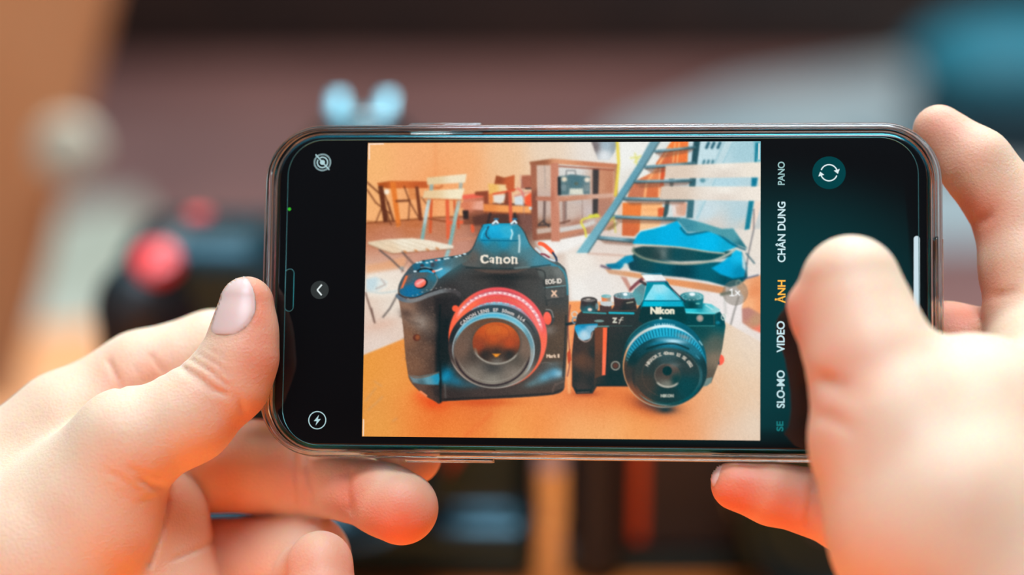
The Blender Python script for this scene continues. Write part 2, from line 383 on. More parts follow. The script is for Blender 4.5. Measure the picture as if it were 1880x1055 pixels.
# --- wooden dining table and dark folding chairs at the far left
layer('pictured_table')
poly([(748, 344), (760, 344), (767, 366), (752, 366)], (196, 104, 44), a=0.5)
poly([(692, 336), (718, 332), (786, 333), (786, 345), (712, 346), (696, 342)], [(700, 338, 172, 78, 28), (730, 336, 206, 102, 44), (780, 338, 190, 86, 36)])
poly([(694, 341), (703, 341), (713, 408), (704, 408)], (96, 46, 26))
poly([(762, 342), (768, 342), (776, 405), (769, 405)], (112, 52, 26))
poly([(716, 334), (726, 334), (736, 414), (728, 417)], (222, 118, 44))
backlayer()
layer('pictured_chair')
for P, w in (([(672, 333), (698, 356), (718, 412)], 3), ([(674, 348), (690, 372), (716, 392)], 2.6), ([(742, 342), (753, 372), (769, 400)], 2.4), ([(752, 372), (750, 404)], 2.2), ([(706, 368), (690, 408)], 2.2), ([(712, 372), (722, 405)], 4.5), ([(728, 369), (752, 368)], 4), ([(774, 362), (786, 378)], 2), ([(703, 350), (712, 372)], 3)):
    line(P, w, (96, 44, 22), soft=2.2, a=0.85)
backlayer()
ell(710, 352, 4.5, 5, (240, 226, 206), soft=3)
for P in ([(672, 405), (700, 410), (735, 412)], ):
    line(P, 3, (150, 80, 40), soft=4, a=0.5)
# --- red stools behind the folding chair
layer('pictured_stool')
line([(792, 368), (790, 426)], 5, (206, 84, 40)); line([(834, 368), (836, 400)], 4, (206, 90, 46))
line([(790, 402), (822, 407)], 3, (140, 70, 36)); line([(821, 366), (823, 436)], 6.5, (222, 92, 52))
line([(822, 409), (868, 407)], 6, (228, 92, 52)); line([(864, 366), (868, 424)], 6, (224, 88, 48)); line([(840, 390), (842, 418)], 4, (196, 78, 40))
poly([(848, 358), (886, 354), (893, 362), (850, 367)], (232, 98, 74))
backlayer()
line([(790, 344), (806, 345), (812, 341)], 4, (190, 100, 50), soft=3, a=0.8)
# --- lounge corner
layer('pictured_sofa')
poly([(850, 366), (893, 361), (893, 372), (975, 374), (978, 392), (990, 412), (850, 412), (852, 386)], [(860, 376, 206, 120, 90), (870, 405, 120, 64, 40), (930, 405, 80, 40, 28), (980, 400, 110, 62, 50)])
poly([(872, 352), (897, 350), (897, 376), (888, 378), (888, 360), (872, 358)], (140, 62, 34))
poly([(846, 372), (888, 368), (888, 386), (846, 382)], [(856, 376, 212, 120, 84), (880, 382, 226, 160, 136)])
poly([(849, 386), (860, 386), (860, 402), (851, 402)], (46, 26, 22))
poly([(888, 374), (940, 377), (975, 378), (975, 391), (935, 391), (888, 388)], [(900, 380, 226, 132, 62), (925, 384, 236, 150, 78), (955, 384, 240, 160, 90)], soft=3)
line([(890, 390), (975, 393)], 3, (150, 70, 30), soft=3)
poly([(930, 350), (938, 350), (940, 372), (926, 376), (924, 360)], (132, 60, 34))
poly([(896, 352), (908, 352), (904, 374), (898, 374)], (226, 128, 62))
backlayer()
layer('pictured_armchair')
poly([(911, 322), (926, 326), (945, 321), (944, 352), (934, 352), (930, 345), (907, 339)], [(915, 330, 150, 66, 28), (935, 335, 196, 88, 40)])
poly([(958, 322), (993, 321), (994, 345), (956, 346)], [(970, 330, 168, 92, 66), (990, 335, 180, 106, 80)])
backlayer()
layer('pictured_cushion')
poly([(896, 337), (929, 339), (929, 352), (898, 356)], [(905, 345, 232, 178, 92), (925, 342, 236, 202, 150)], soft=2.5)
poly([(905, 358), (928, 357), (926, 368), (918, 374), (907, 370)], (224, 214, 202), soft=3)
poly([(944, 360), (960, 359), (961, 377), (945, 376)], (206, 212, 214), soft=3)
poly([(963, 362), (976, 352), (977, 380), (964, 376)], (238, 84, 40), soft=3)
ell(974, 382, 3, 3, (200, 220, 226)); 
backlayer()
line([(906, 356), (928, 352), (950, 347)], 3.5, (214, 78, 42)); line([(950, 345), (958, 352), (962, 362)], 4, (226, 110, 100), a=0.8)
line([(955, 322), (961, 350), (962, 400)], 1.5, (150, 120, 130), a=0.6)
line([(957, 322), (948, 350)], 3, (222, 170, 140), a=0.8); line([(936, 354), (938, 406)], 6, (206, 84, 52))
line([(965, 346), (1008, 345)], 2.6, (60, 36, 32)); line([(945, 360), (972, 352)], 3, (206, 120, 110), a=0.7)
poly([(868, 398), (890, 392), (925, 394), (932, 410), (900, 412), (870, 414)], (84, 42, 30), soft=5, a=0.85)
line([(900, 392), (895, 412)], 4, (50, 26, 24), soft=3); line([(945, 392), (948, 412)], 4, (40, 28, 30), soft=3)
poly([(952, 392), (978, 394), (984, 425), (960, 425)], (124, 76, 64), soft=5, a=0.8)

# --- wooden shelf rack with a music player on it
layer('pictured_shelf_rack')
poly([(984, 298), (1012, 300), (1012, 440), (986, 440)], [(1000, 320, 206, 178, 160), (1000, 380, 196, 170, 158), (1000, 425, 150, 96, 66)])
poly([(1024, 302), (1128, 306), (1128, 420), (1027, 440)], [(1050, 312, 214, 212, 208), (1060, 350, 190, 186, 184), (1050, 390, 200, 178, 166), (1085, 390, 196, 180, 176), (1110, 340, 206, 140, 104), (1115, 390, 200, 136, 104), (1060, 415, 170, 110, 86)])
poly([(1088, 310), (1100, 310), (1098, 398), (1088, 400)], (62, 44, 42), soft=2.5)
poly([(1100, 312), (1126, 312), (1122, 396), (1098, 398)], [(1104, 340, 200, 138, 104), (1120, 340, 188, 118, 84), (1110, 380, 176, 120, 98)], soft=2)
line([(1000, 365), (999, 412)], 4.5, (112, 84, 76), soft=2.5); line([(986, 414), (1010, 412)], 3, (70, 46, 40), soft=2.5); line([(998, 406), (1008, 416)], 2.5, (60, 42, 40)); line([(999, 404), (989, 412)], 2.5, (60, 42, 40)); line([(1000, 300), (1001, 346)], 2, (140, 130, 126), a=0.5)
line([(1035, 365), (1036, 410)], 5, (150, 112, 100), soft=2.5); line([(1039, 365), (1039, 402)], 1.5, (90, 66, 62), soft=2.5); line([(1028, 410), (1046, 405)], 3, (110, 62, 44), soft=2.5); line([(1069, 368), (1069, 400)], 1.5, (150, 120, 110))
poly([(972, 297), (1014, 291), (1135, 301), (1134, 309), (1024, 301), (1012, 303), (974, 303)], [(990, 297, 150, 86, 54), (1030, 297, 214, 146, 106), (1100, 302, 196, 118, 82)])
line([(1024, 305), (1128, 312)], 2.2, (146, 62, 36))
poly([(974, 301), (985, 301), (988, 441), (978, 441)], [(978, 340, 168, 100, 70), (986, 360, 128, 66, 46)])
poly([(1011, 300), (1025, 298), (1028, 443), (1012, 443)], [(1013, 360, 172, 92, 66), (1020, 360, 196, 122, 94), (1026, 360, 220, 160, 134)])
poly([(984, 360), (1012, 361), (1012, 369), (984, 368)], (182, 112, 86)); poly([(1025, 360), (1130, 354), (1130, 362), (1025, 370)], [(1040, 362, 212, 160, 134), (1040, 368, 176, 104, 74), (1110, 358, 206, 160, 138)])
poly([(985, 420), (1012, 417), (1012, 427), (986, 430)], (196, 170, 154), soft=3); poly([(986, 430), (1012, 426), (1012, 436), (986, 441)], (156, 92, 66))
poly([(1027, 418), (1070, 410), (1090, 404), (1094, 410), (1070, 420), (1028, 428)], (206, 198, 192), soft=3); poly([(1027, 427), (1072, 419), (1072, 425), (1028, 438)], (192, 126, 96), soft=2)
poly([(1128, 303), (1135, 303), (1134, 362), (1128, 362)], (176, 118, 86))
backlayer()
layer('pictured_music_player')
poly([(1024, 324), (1038, 322), (1048, 320), (1060, 321), (1083, 324), (1083, 356), (1025, 358)], [(1035, 345, 90, 112, 116), (1058, 335, 74, 108, 118), (1078, 345, 100, 118, 122)], soft=2)
poly([(1024, 325), (1029, 325), (1030, 358), (1024, 358)], (34, 30, 34)); line([(1039, 322), (1040, 313), (1056, 313), (1057, 322)], 1.8, (104, 104, 106))
ell(1036, 329, 5, 4.5, (222, 208, 184), soft=3); ell(1078, 330, 5, 4.5, (228, 214, 196), soft=3); ell(1035, 344, 5, 6, (116, 134, 138), soft=3); ell(1077, 345, 5, 7, (120, 134, 136), soft=3)
poly([(1046, 346), (1070, 346), (1071, 357), (1045, 357)], (212, 210, 194), soft=2.5); ell(1058, 337, 4, 3, (90, 96, 84), soft=2)
backlayer()
poly([(1084, 255), (1136, 255), (1128, 280), (1118, 294), (1098, 293), (1091, 275)], [(1092, 270, 116, 100, 100), (1112, 268, 160, 178, 190), (1110, 284, 222, 224, 226), (1130, 270, 140, 150, 156)], soft=3)
line([(1133, 258), (1136, 300), (1130, 358)], 5, (228, 204, 66), soft=3); poly([(1140, 255), (1196, 255), (1150, 362), (1138, 366)], [(1150, 290, 232, 230, 226), (1160, 330, 222, 216, 208)], soft=3)
for P in ([(1158, 290), (1172, 288)], [(1166, 282), (1170, 306)], [(1165, 298), (1176, 286)]): line(P, 3, (220, 214, 110), soft=3, a=0.8)

# --- cabinets and wall behind the stairs
layer('pictured_cabinet')
poly([(1236, 255), (1264, 255), (1262, 300), (1210, 330), (1204, 300)], [(1225, 300, 206, 96, 50), (1240, 275, 240, 118, 40), (1258, 280, 236, 112, 40)])
for x in (1247, 1239.5): line([(x, 262), (x-4, 298)], 2, (250, 190, 130))
poly([(1160, 335), (1215, 308), (1222, 365), (1150, 368)], [(1170, 350, 196, 110, 74), (1205, 330, 226, 126, 70), (1200, 355, 214, 104, 50)], soft=2)
line([(1229, 272), (1187, 336), (1183, 366)], 4, (246, 170, 110), soft=2); line([(1212, 310), (1210, 362)], 3, (250, 196, 150)); poly([(1214, 308), (1222, 308), (1218, 340), (1210, 345)], (214, 72, 22), a=0.9)
poly([(1143, 372), (1178, 372), (1178, 398), (1172, 434), (1142, 432)], [(1160, 385, 232, 118, 40), (1150, 425, 206, 96, 44)])
poly([(1178, 372), (1216, 372), (1216, 396), (1210, 418), (1174, 426)], [(1195, 380, 246, 176, 112), (1190, 410, 240, 190, 140)])
for y in (385, 396): line([(1180, y), (1210, y)], 1.5, (216, 140, 84), a=0.6)
poly([(1208, 382), (1222, 380), (1220, 396), (1208, 398)], (212, 84, 30)); poly([(1232, 372), (1262, 372), (1258, 396), (1236, 398)], [(1240, 384, 226, 214, 210), (1252, 384, 216, 150, 120)])
poly([(1240, 378), (1256, 378), (1254, 392), (1242, 392)], (206, 160, 136), a=0.8); poly([(1134, 372), (1142, 370), (1140, 428), (1133, 424)], (226, 196, 176), soft=2)
backlayer()
poly([(1282, 255), (1400, 255), (1400, 420), (1270, 420), (1276, 340)], [(1300, 290, 192, 214, 220), (1370, 280, 162, 196, 206), (1330, 340, 176, 206, 216), (1360, 390, 176, 200, 208), (1300, 390, 196, 212, 218), (1310, 412, 206, 196, 188), (1370, 416, 200, 196, 190)], soft=2)
poly([(1330, 255), (1348, 255), (1306, 345), (1282, 405), (1276, 405), (1290, 340)], (186, 208, 214), soft=3); line([(1330, 260), (1298, 330)], 2, (130, 176, 190), a=0.7); line([(1345, 262), (1280, 400)], 2, (140, 186, 200), a=0.7)
for x in (1298, 1308, 1319): line([(x+3, 262), (x-1, 271)], 5, (40, 84, 102), soft=2.5)
for x in (1291, 1299, 1307): line([(x+2, 295), (x, 301)], 4, (60, 110, 126), soft=3)
ell(1290, 331, 5, 4, (90, 140, 154), soft=3)
# --- steel stairs
layer('pictured_stairs')
poly([(1274, 255), (1286, 255), (1280, 300), (1272, 400), (1260, 400), (1266, 330)], [(1280, 280, 36, 66, 76), (1265, 390, 56, 98, 110)])
poly([(1222, 366), (1230, 366), (1226, 392), (1222, 400), (1217, 400)], (50, 74, 80)); poly([(1228, 328), (1238, 328), (1236, 342), (1230, 342)], (60, 90, 98))
for x0, y0, x1, y1, w in ((1196, 278, 1276, 270, 4), (1177, 307, 1276, 299, 4.5), (1157, 333, 1270, 331, 4.5), (1137, 364, 1262, 366, 5), (1117, 397, 1248, 402, 5.5), (1090, 435, 1170, 442, 6.5)):
    poly([(x0+6, y0+2), (x1, y1+2), (x1-8, y1+9), (x0+20, y0+12)], (120, 70, 50), soft=4, a=0.55)
    line([(x0, y0), (x1, y1)], w, [(x0, y0, 92, 132, 146), (x1, y1, 66, 104, 116), ((x0+x1)/2, y0, 126, 160, 172)])
    line([(x0+8, y0+w*0.6), (x1, y1+w*0.6)], 1.6, (44, 52, 56), soft=1.6)
poly([(1196, 255), (1213, 255), (1190, 296), (1140, 372), (1080, 464), (1058, 464), (1122, 376), (1170, 302)], [(1200, 262, 110, 150, 164), (1150, 340, 96, 150, 168), (1100, 420, 110, 164, 180), (1070, 460, 120, 176, 190)])
line([(1212, 258), (1190, 294), (1140, 371), (1080, 463)], 2, (58, 84, 92), soft=2)
backlayer()
line([(1095, 393), (1085, 398), (1072, 402), (1067, 408), (1074, 422), (1076, 434)], 3.4, (222, 212, 70), soft=2, sm=True); line([(1084, 397), (1098, 396)], 6, (214, 208, 60), soft=3); line([(1121, 405), (1127, 398), (1130, 426)], 3, (206, 196, 80), soft=3, a=0.8)
line([(1118, 420), (1132, 410)], 6, (120, 90, 40), soft=4, a=0.6)
# --- pale slatted bench back on the right
layer('pictured_bench')
poly([(1383, 255), (1400, 255), (1400, 300), (1386, 300)], (120, 180, 194), soft=2); poly([(1387, 262), (1393, 262), (1389, 298), (1385, 298)], (24, 116, 140))
poly([(1380, 326), (1391, 326), (1388, 344), (1379, 344)], (16, 112, 142)); poly([(1393, 324), (1400, 324), (1400, 344), (1392, 344)], (226, 210, 190))
poly([(1375, 368), (1384, 368), (1376, 420), (1367, 422)], (20, 116, 140)); poly([(1386, 366), (1400, 366), (1392, 396), (1382, 424), (1377, 420)], (232, 208, 192))
poly([(1222, 304), (1400, 297), (1400, 325), (1220, 328)], [(1240, 316, 216, 194, 176), (1330, 302, 236, 226, 214), (1330, 320, 216, 202, 190), (1390, 312, 230, 218, 204)])
poly([(1214, 342), (1400, 342), (1400, 369), (1211, 366)], [(1230, 356, 212, 190, 172), (1330, 347, 234, 226, 216), (1330, 364, 218, 202, 190), (1390, 356, 232, 220, 208)])
backlayer()

# --- folding chair with cream slats
layer('pictured_folding_chair')
poly([(789, 336), (796, 336), (795, 352), (788, 352)], (150, 166, 156)); poly([(843, 334), (850, 334), (848, 350), (842, 350)], (168, 170, 156))
line([(789, 362), (783, 390), (779, 415), (775, 440)], 6.5, [(789, 365, 176, 190, 180), (783, 385, 190, 206, 206), (776, 435, 122, 164, 160)])
line([(845, 360), (838, 390), (831, 425), (824, 458), (817, 478)], 7, [(845, 365, 168, 150, 130), (838, 390, 152, 184, 178), (830, 425, 124, 166, 162), (818, 476, 150, 184, 184)])
line([(845, 362), (839, 388)], 2, (220, 210, 196), a=0.7)
poly([(784, 326), (857, 319), (854, 335), (784, 339)], [(790, 332, 222, 196, 152), (845, 326, 234, 218, 188)]); poly([(779, 350), (853, 346), (847, 366), (776, 364)], [(784, 357, 226, 194, 148), (845, 354, 236, 222, 190)])
line([(779, 365), (847, 367)], 2, (196, 100, 48), a=0.8)
poly([(676, 444), (710, 439), (757, 437), (790, 441), (833, 451), (832, 456), (790, 460), (752, 462), (720, 465), (698, 457), (676, 448)], [(690, 444, 222, 200, 170), (740, 440, 236, 226, 206), (780, 450, 232, 218, 196), (825, 453, 230, 220, 202), (720, 460, 226, 200, 168)])
for a_, b_ in (((690, 442), (742, 461)), ((706, 440), (762, 460)), ((724, 439), (782, 459)), ((742, 438), (802, 457)), ((676, 447), (722, 464))): line([a_, b_], 1.3, (196, 176, 148), a=0.7)
for x, y in ((745, 461), (765, 459), (786, 457), (804, 455)): line([(x-3, y), (x+1, y+2)], 3, (196, 120, 66), soft=2)
line([(676, 449), (700, 459), (721, 466), (770, 462), (830, 457)], 1.8, (150, 92, 60), a=0.8)
line([(697, 459), (716, 474), (740, 497)], 3, (92, 78, 74)); line([(739, 463), (749, 474), (762, 487)], 3.6, (112, 86, 78)); line([(753, 470), (737, 500)], 2, (160, 120, 104), a=0.8); ell(738, 492, 4, 3, (150, 150, 146), soft=3)
backlayer()
layer('pictured_chair_legs')
poly([(672, 512), (690, 508), (712, 516), (710, 526), (694, 534), (676, 534), (672, 530)], [(685, 520, 190, 210, 216), (700, 524, 222, 224, 218)], soft=4); line([(671, 537), (680, 566), (688, 592)], 2.6, (104, 76, 66)); line([(688, 592), (682, 566)], 2.4, (104, 76, 66)); line([(730, 540), (716, 566), (703, 582)], 2.8, (96, 86, 82)); line([(672, 534), (700, 538), (730, 534)], 3, (196, 206, 204), soft=3)
line([(700, 512), (708, 522), (690, 530)], 2, (150, 120, 110), a=0.6)
backlayer()

# --- blue bag on a wooden seat
layer('pictured_seat')
poly([(1110, 493), (1150, 498), (1182, 503), (1182, 512), (1150, 507), (1118, 502)], [(1120, 498, 206, 156, 122), (1170, 506, 216, 150, 102)]); poly([(1222, 511), (1280, 518), (1332, 527), (1332, 540), (1280, 531), (1222, 521)], [(1240, 517, 222, 140, 84), (1320, 532, 206, 136, 88)])
poly([(1139, 507), (1150, 509), (1160, 530), (1155, 534)], (196, 140, 124)); line([(1156, 534), (1168, 523), (1182, 512)], 3.5, (156, 84, 80)); line([(1325, 540), (1344, 536)], 6, (96, 100, 84), soft=3)
line([(1330, 545), (1332, 575)], 5, (206, 200, 196), soft=3); line([(1356, 545), (1347, 575), (1340, 602)], 2.6, (130, 122, 118))
backlayer()
layer('pictured_backpack')
poly([(1148, 480), (1164, 466), (1250, 484), (1330, 480), (1362, 462), (1371, 484), (1372, 508), (1366, 520), (1340, 527), (1300, 516), (1255, 509), (1200, 504), (1158, 496)], [(1160, 485, 14, 50, 66), (1220, 492, 0, 66, 82), (1250, 502, 0, 42, 58), (1300, 500, 0, 82, 100), (1345, 515, 0, 60, 76), (1180, 480, 18, 60, 66)], sm=False)
poly([(1306, 492), (1330, 478), (1350, 458), (1361, 462), (1366, 480), (1372, 492), (1366, 508), (1345, 511), (1322, 503)], [(1330, 490, 0, 158, 208), (1355, 470, 16, 176, 222), (1360, 500, 0, 130, 170)], soft=2.5)
poly([(1362, 464), (1369, 478), (1370, 500), (1363, 490)], (222, 222, 220), soft=2, a=0.8)
poly([(1161, 456), (1180, 452), (1255, 454), (1320, 462), (1346, 460), (1342, 470), (1320, 477), (1250, 480), (1195, 476), (1168, 466)], [(1190, 462, 26, 46, 46), (1240, 466, 8, 60, 70), (1300, 470, 6, 62, 70), (1218, 465, 120, 128, 124), (1208, 468, 30, 40, 40), (1230, 465, 22, 50, 54)])
line([(1164, 455), (1163, 462), (1180, 473), (1215, 481), (1262, 484), (1306, 479), (1336, 467), (1349, 458)], 4.2, [(1170, 466, 120, 130, 112), (1250, 483, 170, 166, 146), (1340, 465, 186, 186, 172)], sm=True)
poly([(1161, 447), (1174, 425), (1200, 420), (1223, 413), (1243, 405), (1262, 428), (1300, 424), (1338, 438), (1356, 452), (1326, 463), (1290, 460), (1250, 453), (1200, 449)], [(1190, 435, 0, 160, 206), (1230, 430, 0, 168, 218), (1300, 445, 0, 176, 226), (1260, 445, 6, 164, 210), (1340, 450, 10, 160, 200)])
line([(1166, 434), (1176, 424), (1222, 413)], 2.2, (214, 230, 232)); line([(1164, 450), (1210, 451), (1255, 455), (1300, 462), (1330, 465)], 2.6, (206, 190, 166), sm=True)
line([(1250, 418), (1262, 430), (1285, 427), (1310, 425), (1345, 448), (1368, 458)], 3, (10, 74, 96), soft=3, sm=True)
poly([(1241, 401), (1256, 400), (1290, 409), (1325, 420), (1346, 419), (1358, 436), (1372, 456), (1350, 448), (1330, 435), (1300, 424), (1262, 426), (1252, 414)], [(1260, 412, 60, 132, 150), (1300, 415, 76, 150, 162), (1345, 430, 76, 146, 158), (1365, 450, 40, 104, 118)])
poly([(1112, 485), (1130, 483), (1148, 470), (1160, 468), (1164, 478), (1148, 486), (1138, 494), (1118, 493)], [(1120, 488, 10, 110, 146), (1150, 474, 16, 138, 178)]); line([(1104, 488), (1120, 493)], 4, (110, 84, 100), soft=3); ell(1149, 488, 5, 5, (206, 210, 204), soft=3)
line([(1384, 384), (1384, 420), (1374, 466), (1368, 506)], 1.8, (84, 80, 90)); line([(1370, 465), (1385, 483)], 2.5, (60, 92, 104)); line([(1366, 512), (1392, 505)], 2.5, (40, 60, 100)); ell(1356, 520, 4, 6, (130, 170, 160), soft=2, ring=2)
backlayer()
layer('pictured_clay_pot')
poly([(1352, 526), (1370, 512), (1400, 504), (1400, 582), (1378, 574), (1362, 566), (1366, 545)], [(1362, 530, 236, 178, 134), (1385, 535, 226, 136, 82), (1375, 560, 240, 170, 118), (1395, 560, 236, 150, 96)], soft=3)
poly([(1362, 566), (1375, 564), (1400, 578), (1400, 612), (1380, 604), (1363, 592)], [(1370, 575, 184, 122, 110), (1388, 590, 186, 140, 104), (1395, 606, 236, 116, 88)], soft=3)
backlayer()

# --- tabletop in the picture
layer('pictured_tabletop'); EK[0] = 0.055
poly([(640, 662), (666, 652), (740, 622), (830, 590), (960, 560), (1046, 553), (1070, 552), (1200, 560), (1330, 590), (1420, 640), (1420, 830), (640, 830)],
     [(670, 690, 226, 148, 56), (700, 780, 226, 158, 72), (720, 700, 232, 156, 72), (690, 740, 218, 146, 70), (760, 750, 236, 136, 62), (800, 755, 222, 84, 20), (830, 790, 236, 136, 54), (880, 745, 216, 92, 32), (870, 785, 232, 118, 42), (930, 790, 240, 170, 84), (985, 770, 236, 134, 56),
      (1046, 580, 240, 150, 84), (1046, 680, 236, 160, 110), (1050, 720, 226, 100, 36), (1110, 725, 222, 96, 24), (1060, 780, 240, 176, 108), (1120, 790, 240, 176, 110), (1170, 780, 238, 150, 70), (1250, 740, 230, 120, 50), (1270, 790, 236, 136, 66), (1300, 725, 230, 160, 110), (1300, 770, 228, 168, 126), (1340, 720, 224, 196, 164), (1330, 795, 220, 204, 190), (1380, 780, 220, 206, 190), (1380, 660, 226, 204, 180), (1340, 640, 226, 200, 170), (1380, 620, 226, 212, 204)])
EK[0] = 0.03
rs = np.random.RandomState(4)
for k in range(46):
    x = 668+rs.rand()*560; y = 690+rs.rand()*110; L = 14+rs.rand()*40; sl = (0.9-1.1*(x-700)/500)
    line([(x, y), (x-L*sl*0.9, y+L*0.7)], 1.2+rs.rand()*2, (206, 104, 40) if k % 2 else (246, 172, 92), soft=3, a=0.16)
for k in range(26):
    x = 1300+rs.rand()*96; y = 610+rs.rand()*180; line([(x, y), (x-16, y-22)], 1.5, (200, 178, 160) if k % 2 else (238, 220, 200), soft=3, a=0.22)
for P in ([(672, 735), (690, 712)], [(676, 752), (692, 738), (702, 728)], [(688, 700), (700, 708)], [(722, 772), (728, 768)]): line(P, 3, (190, 150, 110), soft=3, a=0.4)
spot(795, 738, 26, 14, (226, 68, 10), 0.8, 10); spot(880, 738, 60, 8, (206, 74, 14), 0.8); spot(775, 725, 14, 9, (236, 96, 40), 0.7)
line([(772, 719), (784, 727)], 3.5, (244, 126, 74), soft=3); spot(1180, 742, 46, 20, (214, 84, 14), 0.75, 20); spot(1205, 742, 34, 13, (60, 28, 24), 0.95, 12); spot(1222, 752, 16, 6, (20, 30, 34), 0.9)
spot(1075, 722, 24, 6, (150, 46, 6), 0.7); line([(900, 760), (855, 800)], 5, (224, 92, 30), soft=10, a=0.4); line([(1045, 720), (1040, 560)], 5, (250, 190, 130), soft=3, a=0.6)
backlayer()
# --- soften the far part, then draw the big camera in the picture
for _k in range(3):
    for _ax in (0, 1): CAN = 0.5*CAN+0.25*(np.roll(CAN, 1, _ax)+np.roll(CAN, -1, _ax))
layer('pictured_camera')
poly([(731, 545), (731, 528), (736, 514), (745, 500), (757, 486), (772, 479), (800, 474), (835, 469), (853, 465), (866, 456), (877, 432), (883, 419), (890, 411), (940, 410), (954, 414), (964, 426), (975, 450), (992, 466), (1016, 476), (1032, 487), (1040, 500), (1044, 540), (1043, 600), (1040, 660), (1037, 700), (1034, 716), (1016, 724), (960, 729), (900, 732), (840, 735), (812, 737), (806, 741), (798, 736), (782, 727), (764, 712), (752, 697), (748, 680), (744, 650), (740, 600), (734, 560)],
     [(745, 500, 62, 78, 88), (790, 480, 40, 96, 120), (830, 485, 52, 96, 106), (850, 510, 64, 54, 52), (830, 530, 54, 40, 38), (880, 510, 62, 50, 46), (925, 515, 44, 28, 26), (980, 510, 66, 54, 50), (1020, 505, 100, 98, 96), (1030, 500, 70, 84, 88), (1020, 540, 62, 54, 52), (1015, 600, 78, 52, 38), (1030, 620, 92, 64, 44), (1010, 640, 82, 56, 38),
      (745, 570, 150, 112, 90), (750, 620, 134, 90, 64), (760, 670, 124, 84, 60), (785, 640, 110, 76, 58), (790, 560, 60, 44, 40), (800, 620, 44, 30, 28), (812, 600, 22, 14, 16), (820, 560, 30, 20, 20), (815, 650, 24, 16, 16), (1000, 690, 78, 62, 58), (900, 722, 66, 44, 38), (830, 725, 52, 34, 30), (1000, 718, 70, 46, 36), (780, 715, 80, 52, 40)], sm=True)
# viewfinder hump
poly([(852, 478), (868, 458), (879, 430), (886, 416), (893, 411), (941, 410), (953, 415), (962, 427), (973, 450), (990, 467), (1010, 480), (1024, 489), (990, 490), (950, 494), (900, 494), (870, 490), (850, 486)],
     [(905, 415, 20, 160, 206), (925, 430, 24, 158, 198), (890, 440, 8, 150, 196), (925, 448, 24, 134, 168), (905, 458, 48, 116, 134), (945, 460, 80, 128, 138), (900, 470, 74, 88, 88), (925, 471, 74, 84, 84), (895, 484, 66, 58, 54), (925, 484, 64, 54, 50), (945, 486, 62, 56, 54), (870, 470, 98, 84, 76), (866, 478, 90, 78, 72), (880, 450, 70, 96, 104), (862, 485, 84, 84, 82), (965, 445, 66, 140, 162), (972, 470, 80, 120, 130), (985, 478, 70, 132, 150), (960, 486, 84, 92, 92), (1010, 484, 60, 130, 152)], sm=True)
line([(897, 416), (893, 424), (893, 433), (898, 438)], 2.6, (30, 70, 96), soft=2, sm=True); poly([(900, 414), (938, 413), (941, 424), (936, 437), (902, 437), (897, 428)], [(905, 418, 30, 176, 222), (930, 420, 60, 176, 208), (910, 435, 16, 156, 206)], soft=3, a=0.7)
line([(884, 441), (896, 441), (940, 442), (953, 441)], 1.8, (10, 96, 128)); line([(884, 436), (886, 428), (892, 420)], 3, (40, 180, 220), soft=3)
line([(939, 422), (941, 428), (938, 438)], 3, (190, 226, 232), soft=3); line([(953, 432), (954, 446), (953, 462)], 3.5, (206, 222, 222), soft=3, a=0.85)
for x in (909, 943): line([(x-4, 410), (x+2, 405), (x+5, 409)], 4, (216, 230, 236), soft=2); line([(x-6, 413), (x+6, 411)], 2, (110, 130, 150), soft=2); ell(x+2, 402, 5, 2, (40, 120, 170), soft=2.5, a=0.7)
line([(856, 491), (890, 492), (920, 493), (955, 492), (985, 489), (1010, 486)], 2, (30, 36, 38), soft=2.5, a=0.8, sm=True); poly([(872, 495), (940, 496), (968, 493), (950, 500), (925, 503), (895, 501)], (98, 72, 60), soft=4, a=0.8); spot(925, 508, 50, 6, (30, 16, 14), 0.7)
line([(945, 492), (972, 490)], 2.5, (130, 150, 150), soft=3, a=0.7)
# right shoulder with name plate
poly([(985, 492), (1008, 487), (1026, 491), (1036, 503), (1040, 523), (998, 528)], [(1000, 500, 92, 92, 88), (1025, 500, 112, 112, 108), (1012, 510, 84, 80, 76), (1010, 522, 66, 56, 52), (990, 520, 56, 44, 42)], soft=4)
line([(1026, 489), (1036, 500), (1041, 518), (1042, 540)], 2.6, (60, 140, 160), soft=3, sm=True); line([(999, 528), (1038, 524)], 1.8, (110, 146, 150)); line([(984, 494), (1000, 500), (1000, 526), (1004, 560)], 2, (46, 38, 36), soft=3, sm=True)
poly([(998, 532), (1038, 530), (1036, 548), (1004, 552)], (92, 86, 82), soft=4, a=0.5); line([(1004, 551), (1034, 547)], 2, (52, 42, 40), soft=3)
straight('EOS-1D', 1016, 516, 8.6, (226, 216, 204), deg=4, xs=0.8, gap=0.03, bold=1.1); straight('X', 1018, 538, 9.5, (232, 190, 160), xs=1.0, bold=2.2); line([(1012, 545), (1025, 545)], 1.2, (200, 170, 150)); straight('Mark II', 1015, 653, 6.4, (236, 206, 180), deg=1, xs=0.95, gap=0.03, bold=1.0)
# strap on the right shoulder
line([(984, 456), (1000, 470), (1016, 478), (1022, 476)], 4, (206, 214, 220), soft=3, sm=True); line([(994, 466), (1000, 467), (1008, 472)], 3.5, (140, 60, 70), soft=2)
line([(991, 447), (998, 449), (1008, 457), (1014, 463)], 7, (246, 92, 50), soft=2, sm=True); line([(1015, 464), (1021, 473), (1022, 478)], 3.6, (40, 44, 70), soft=2)
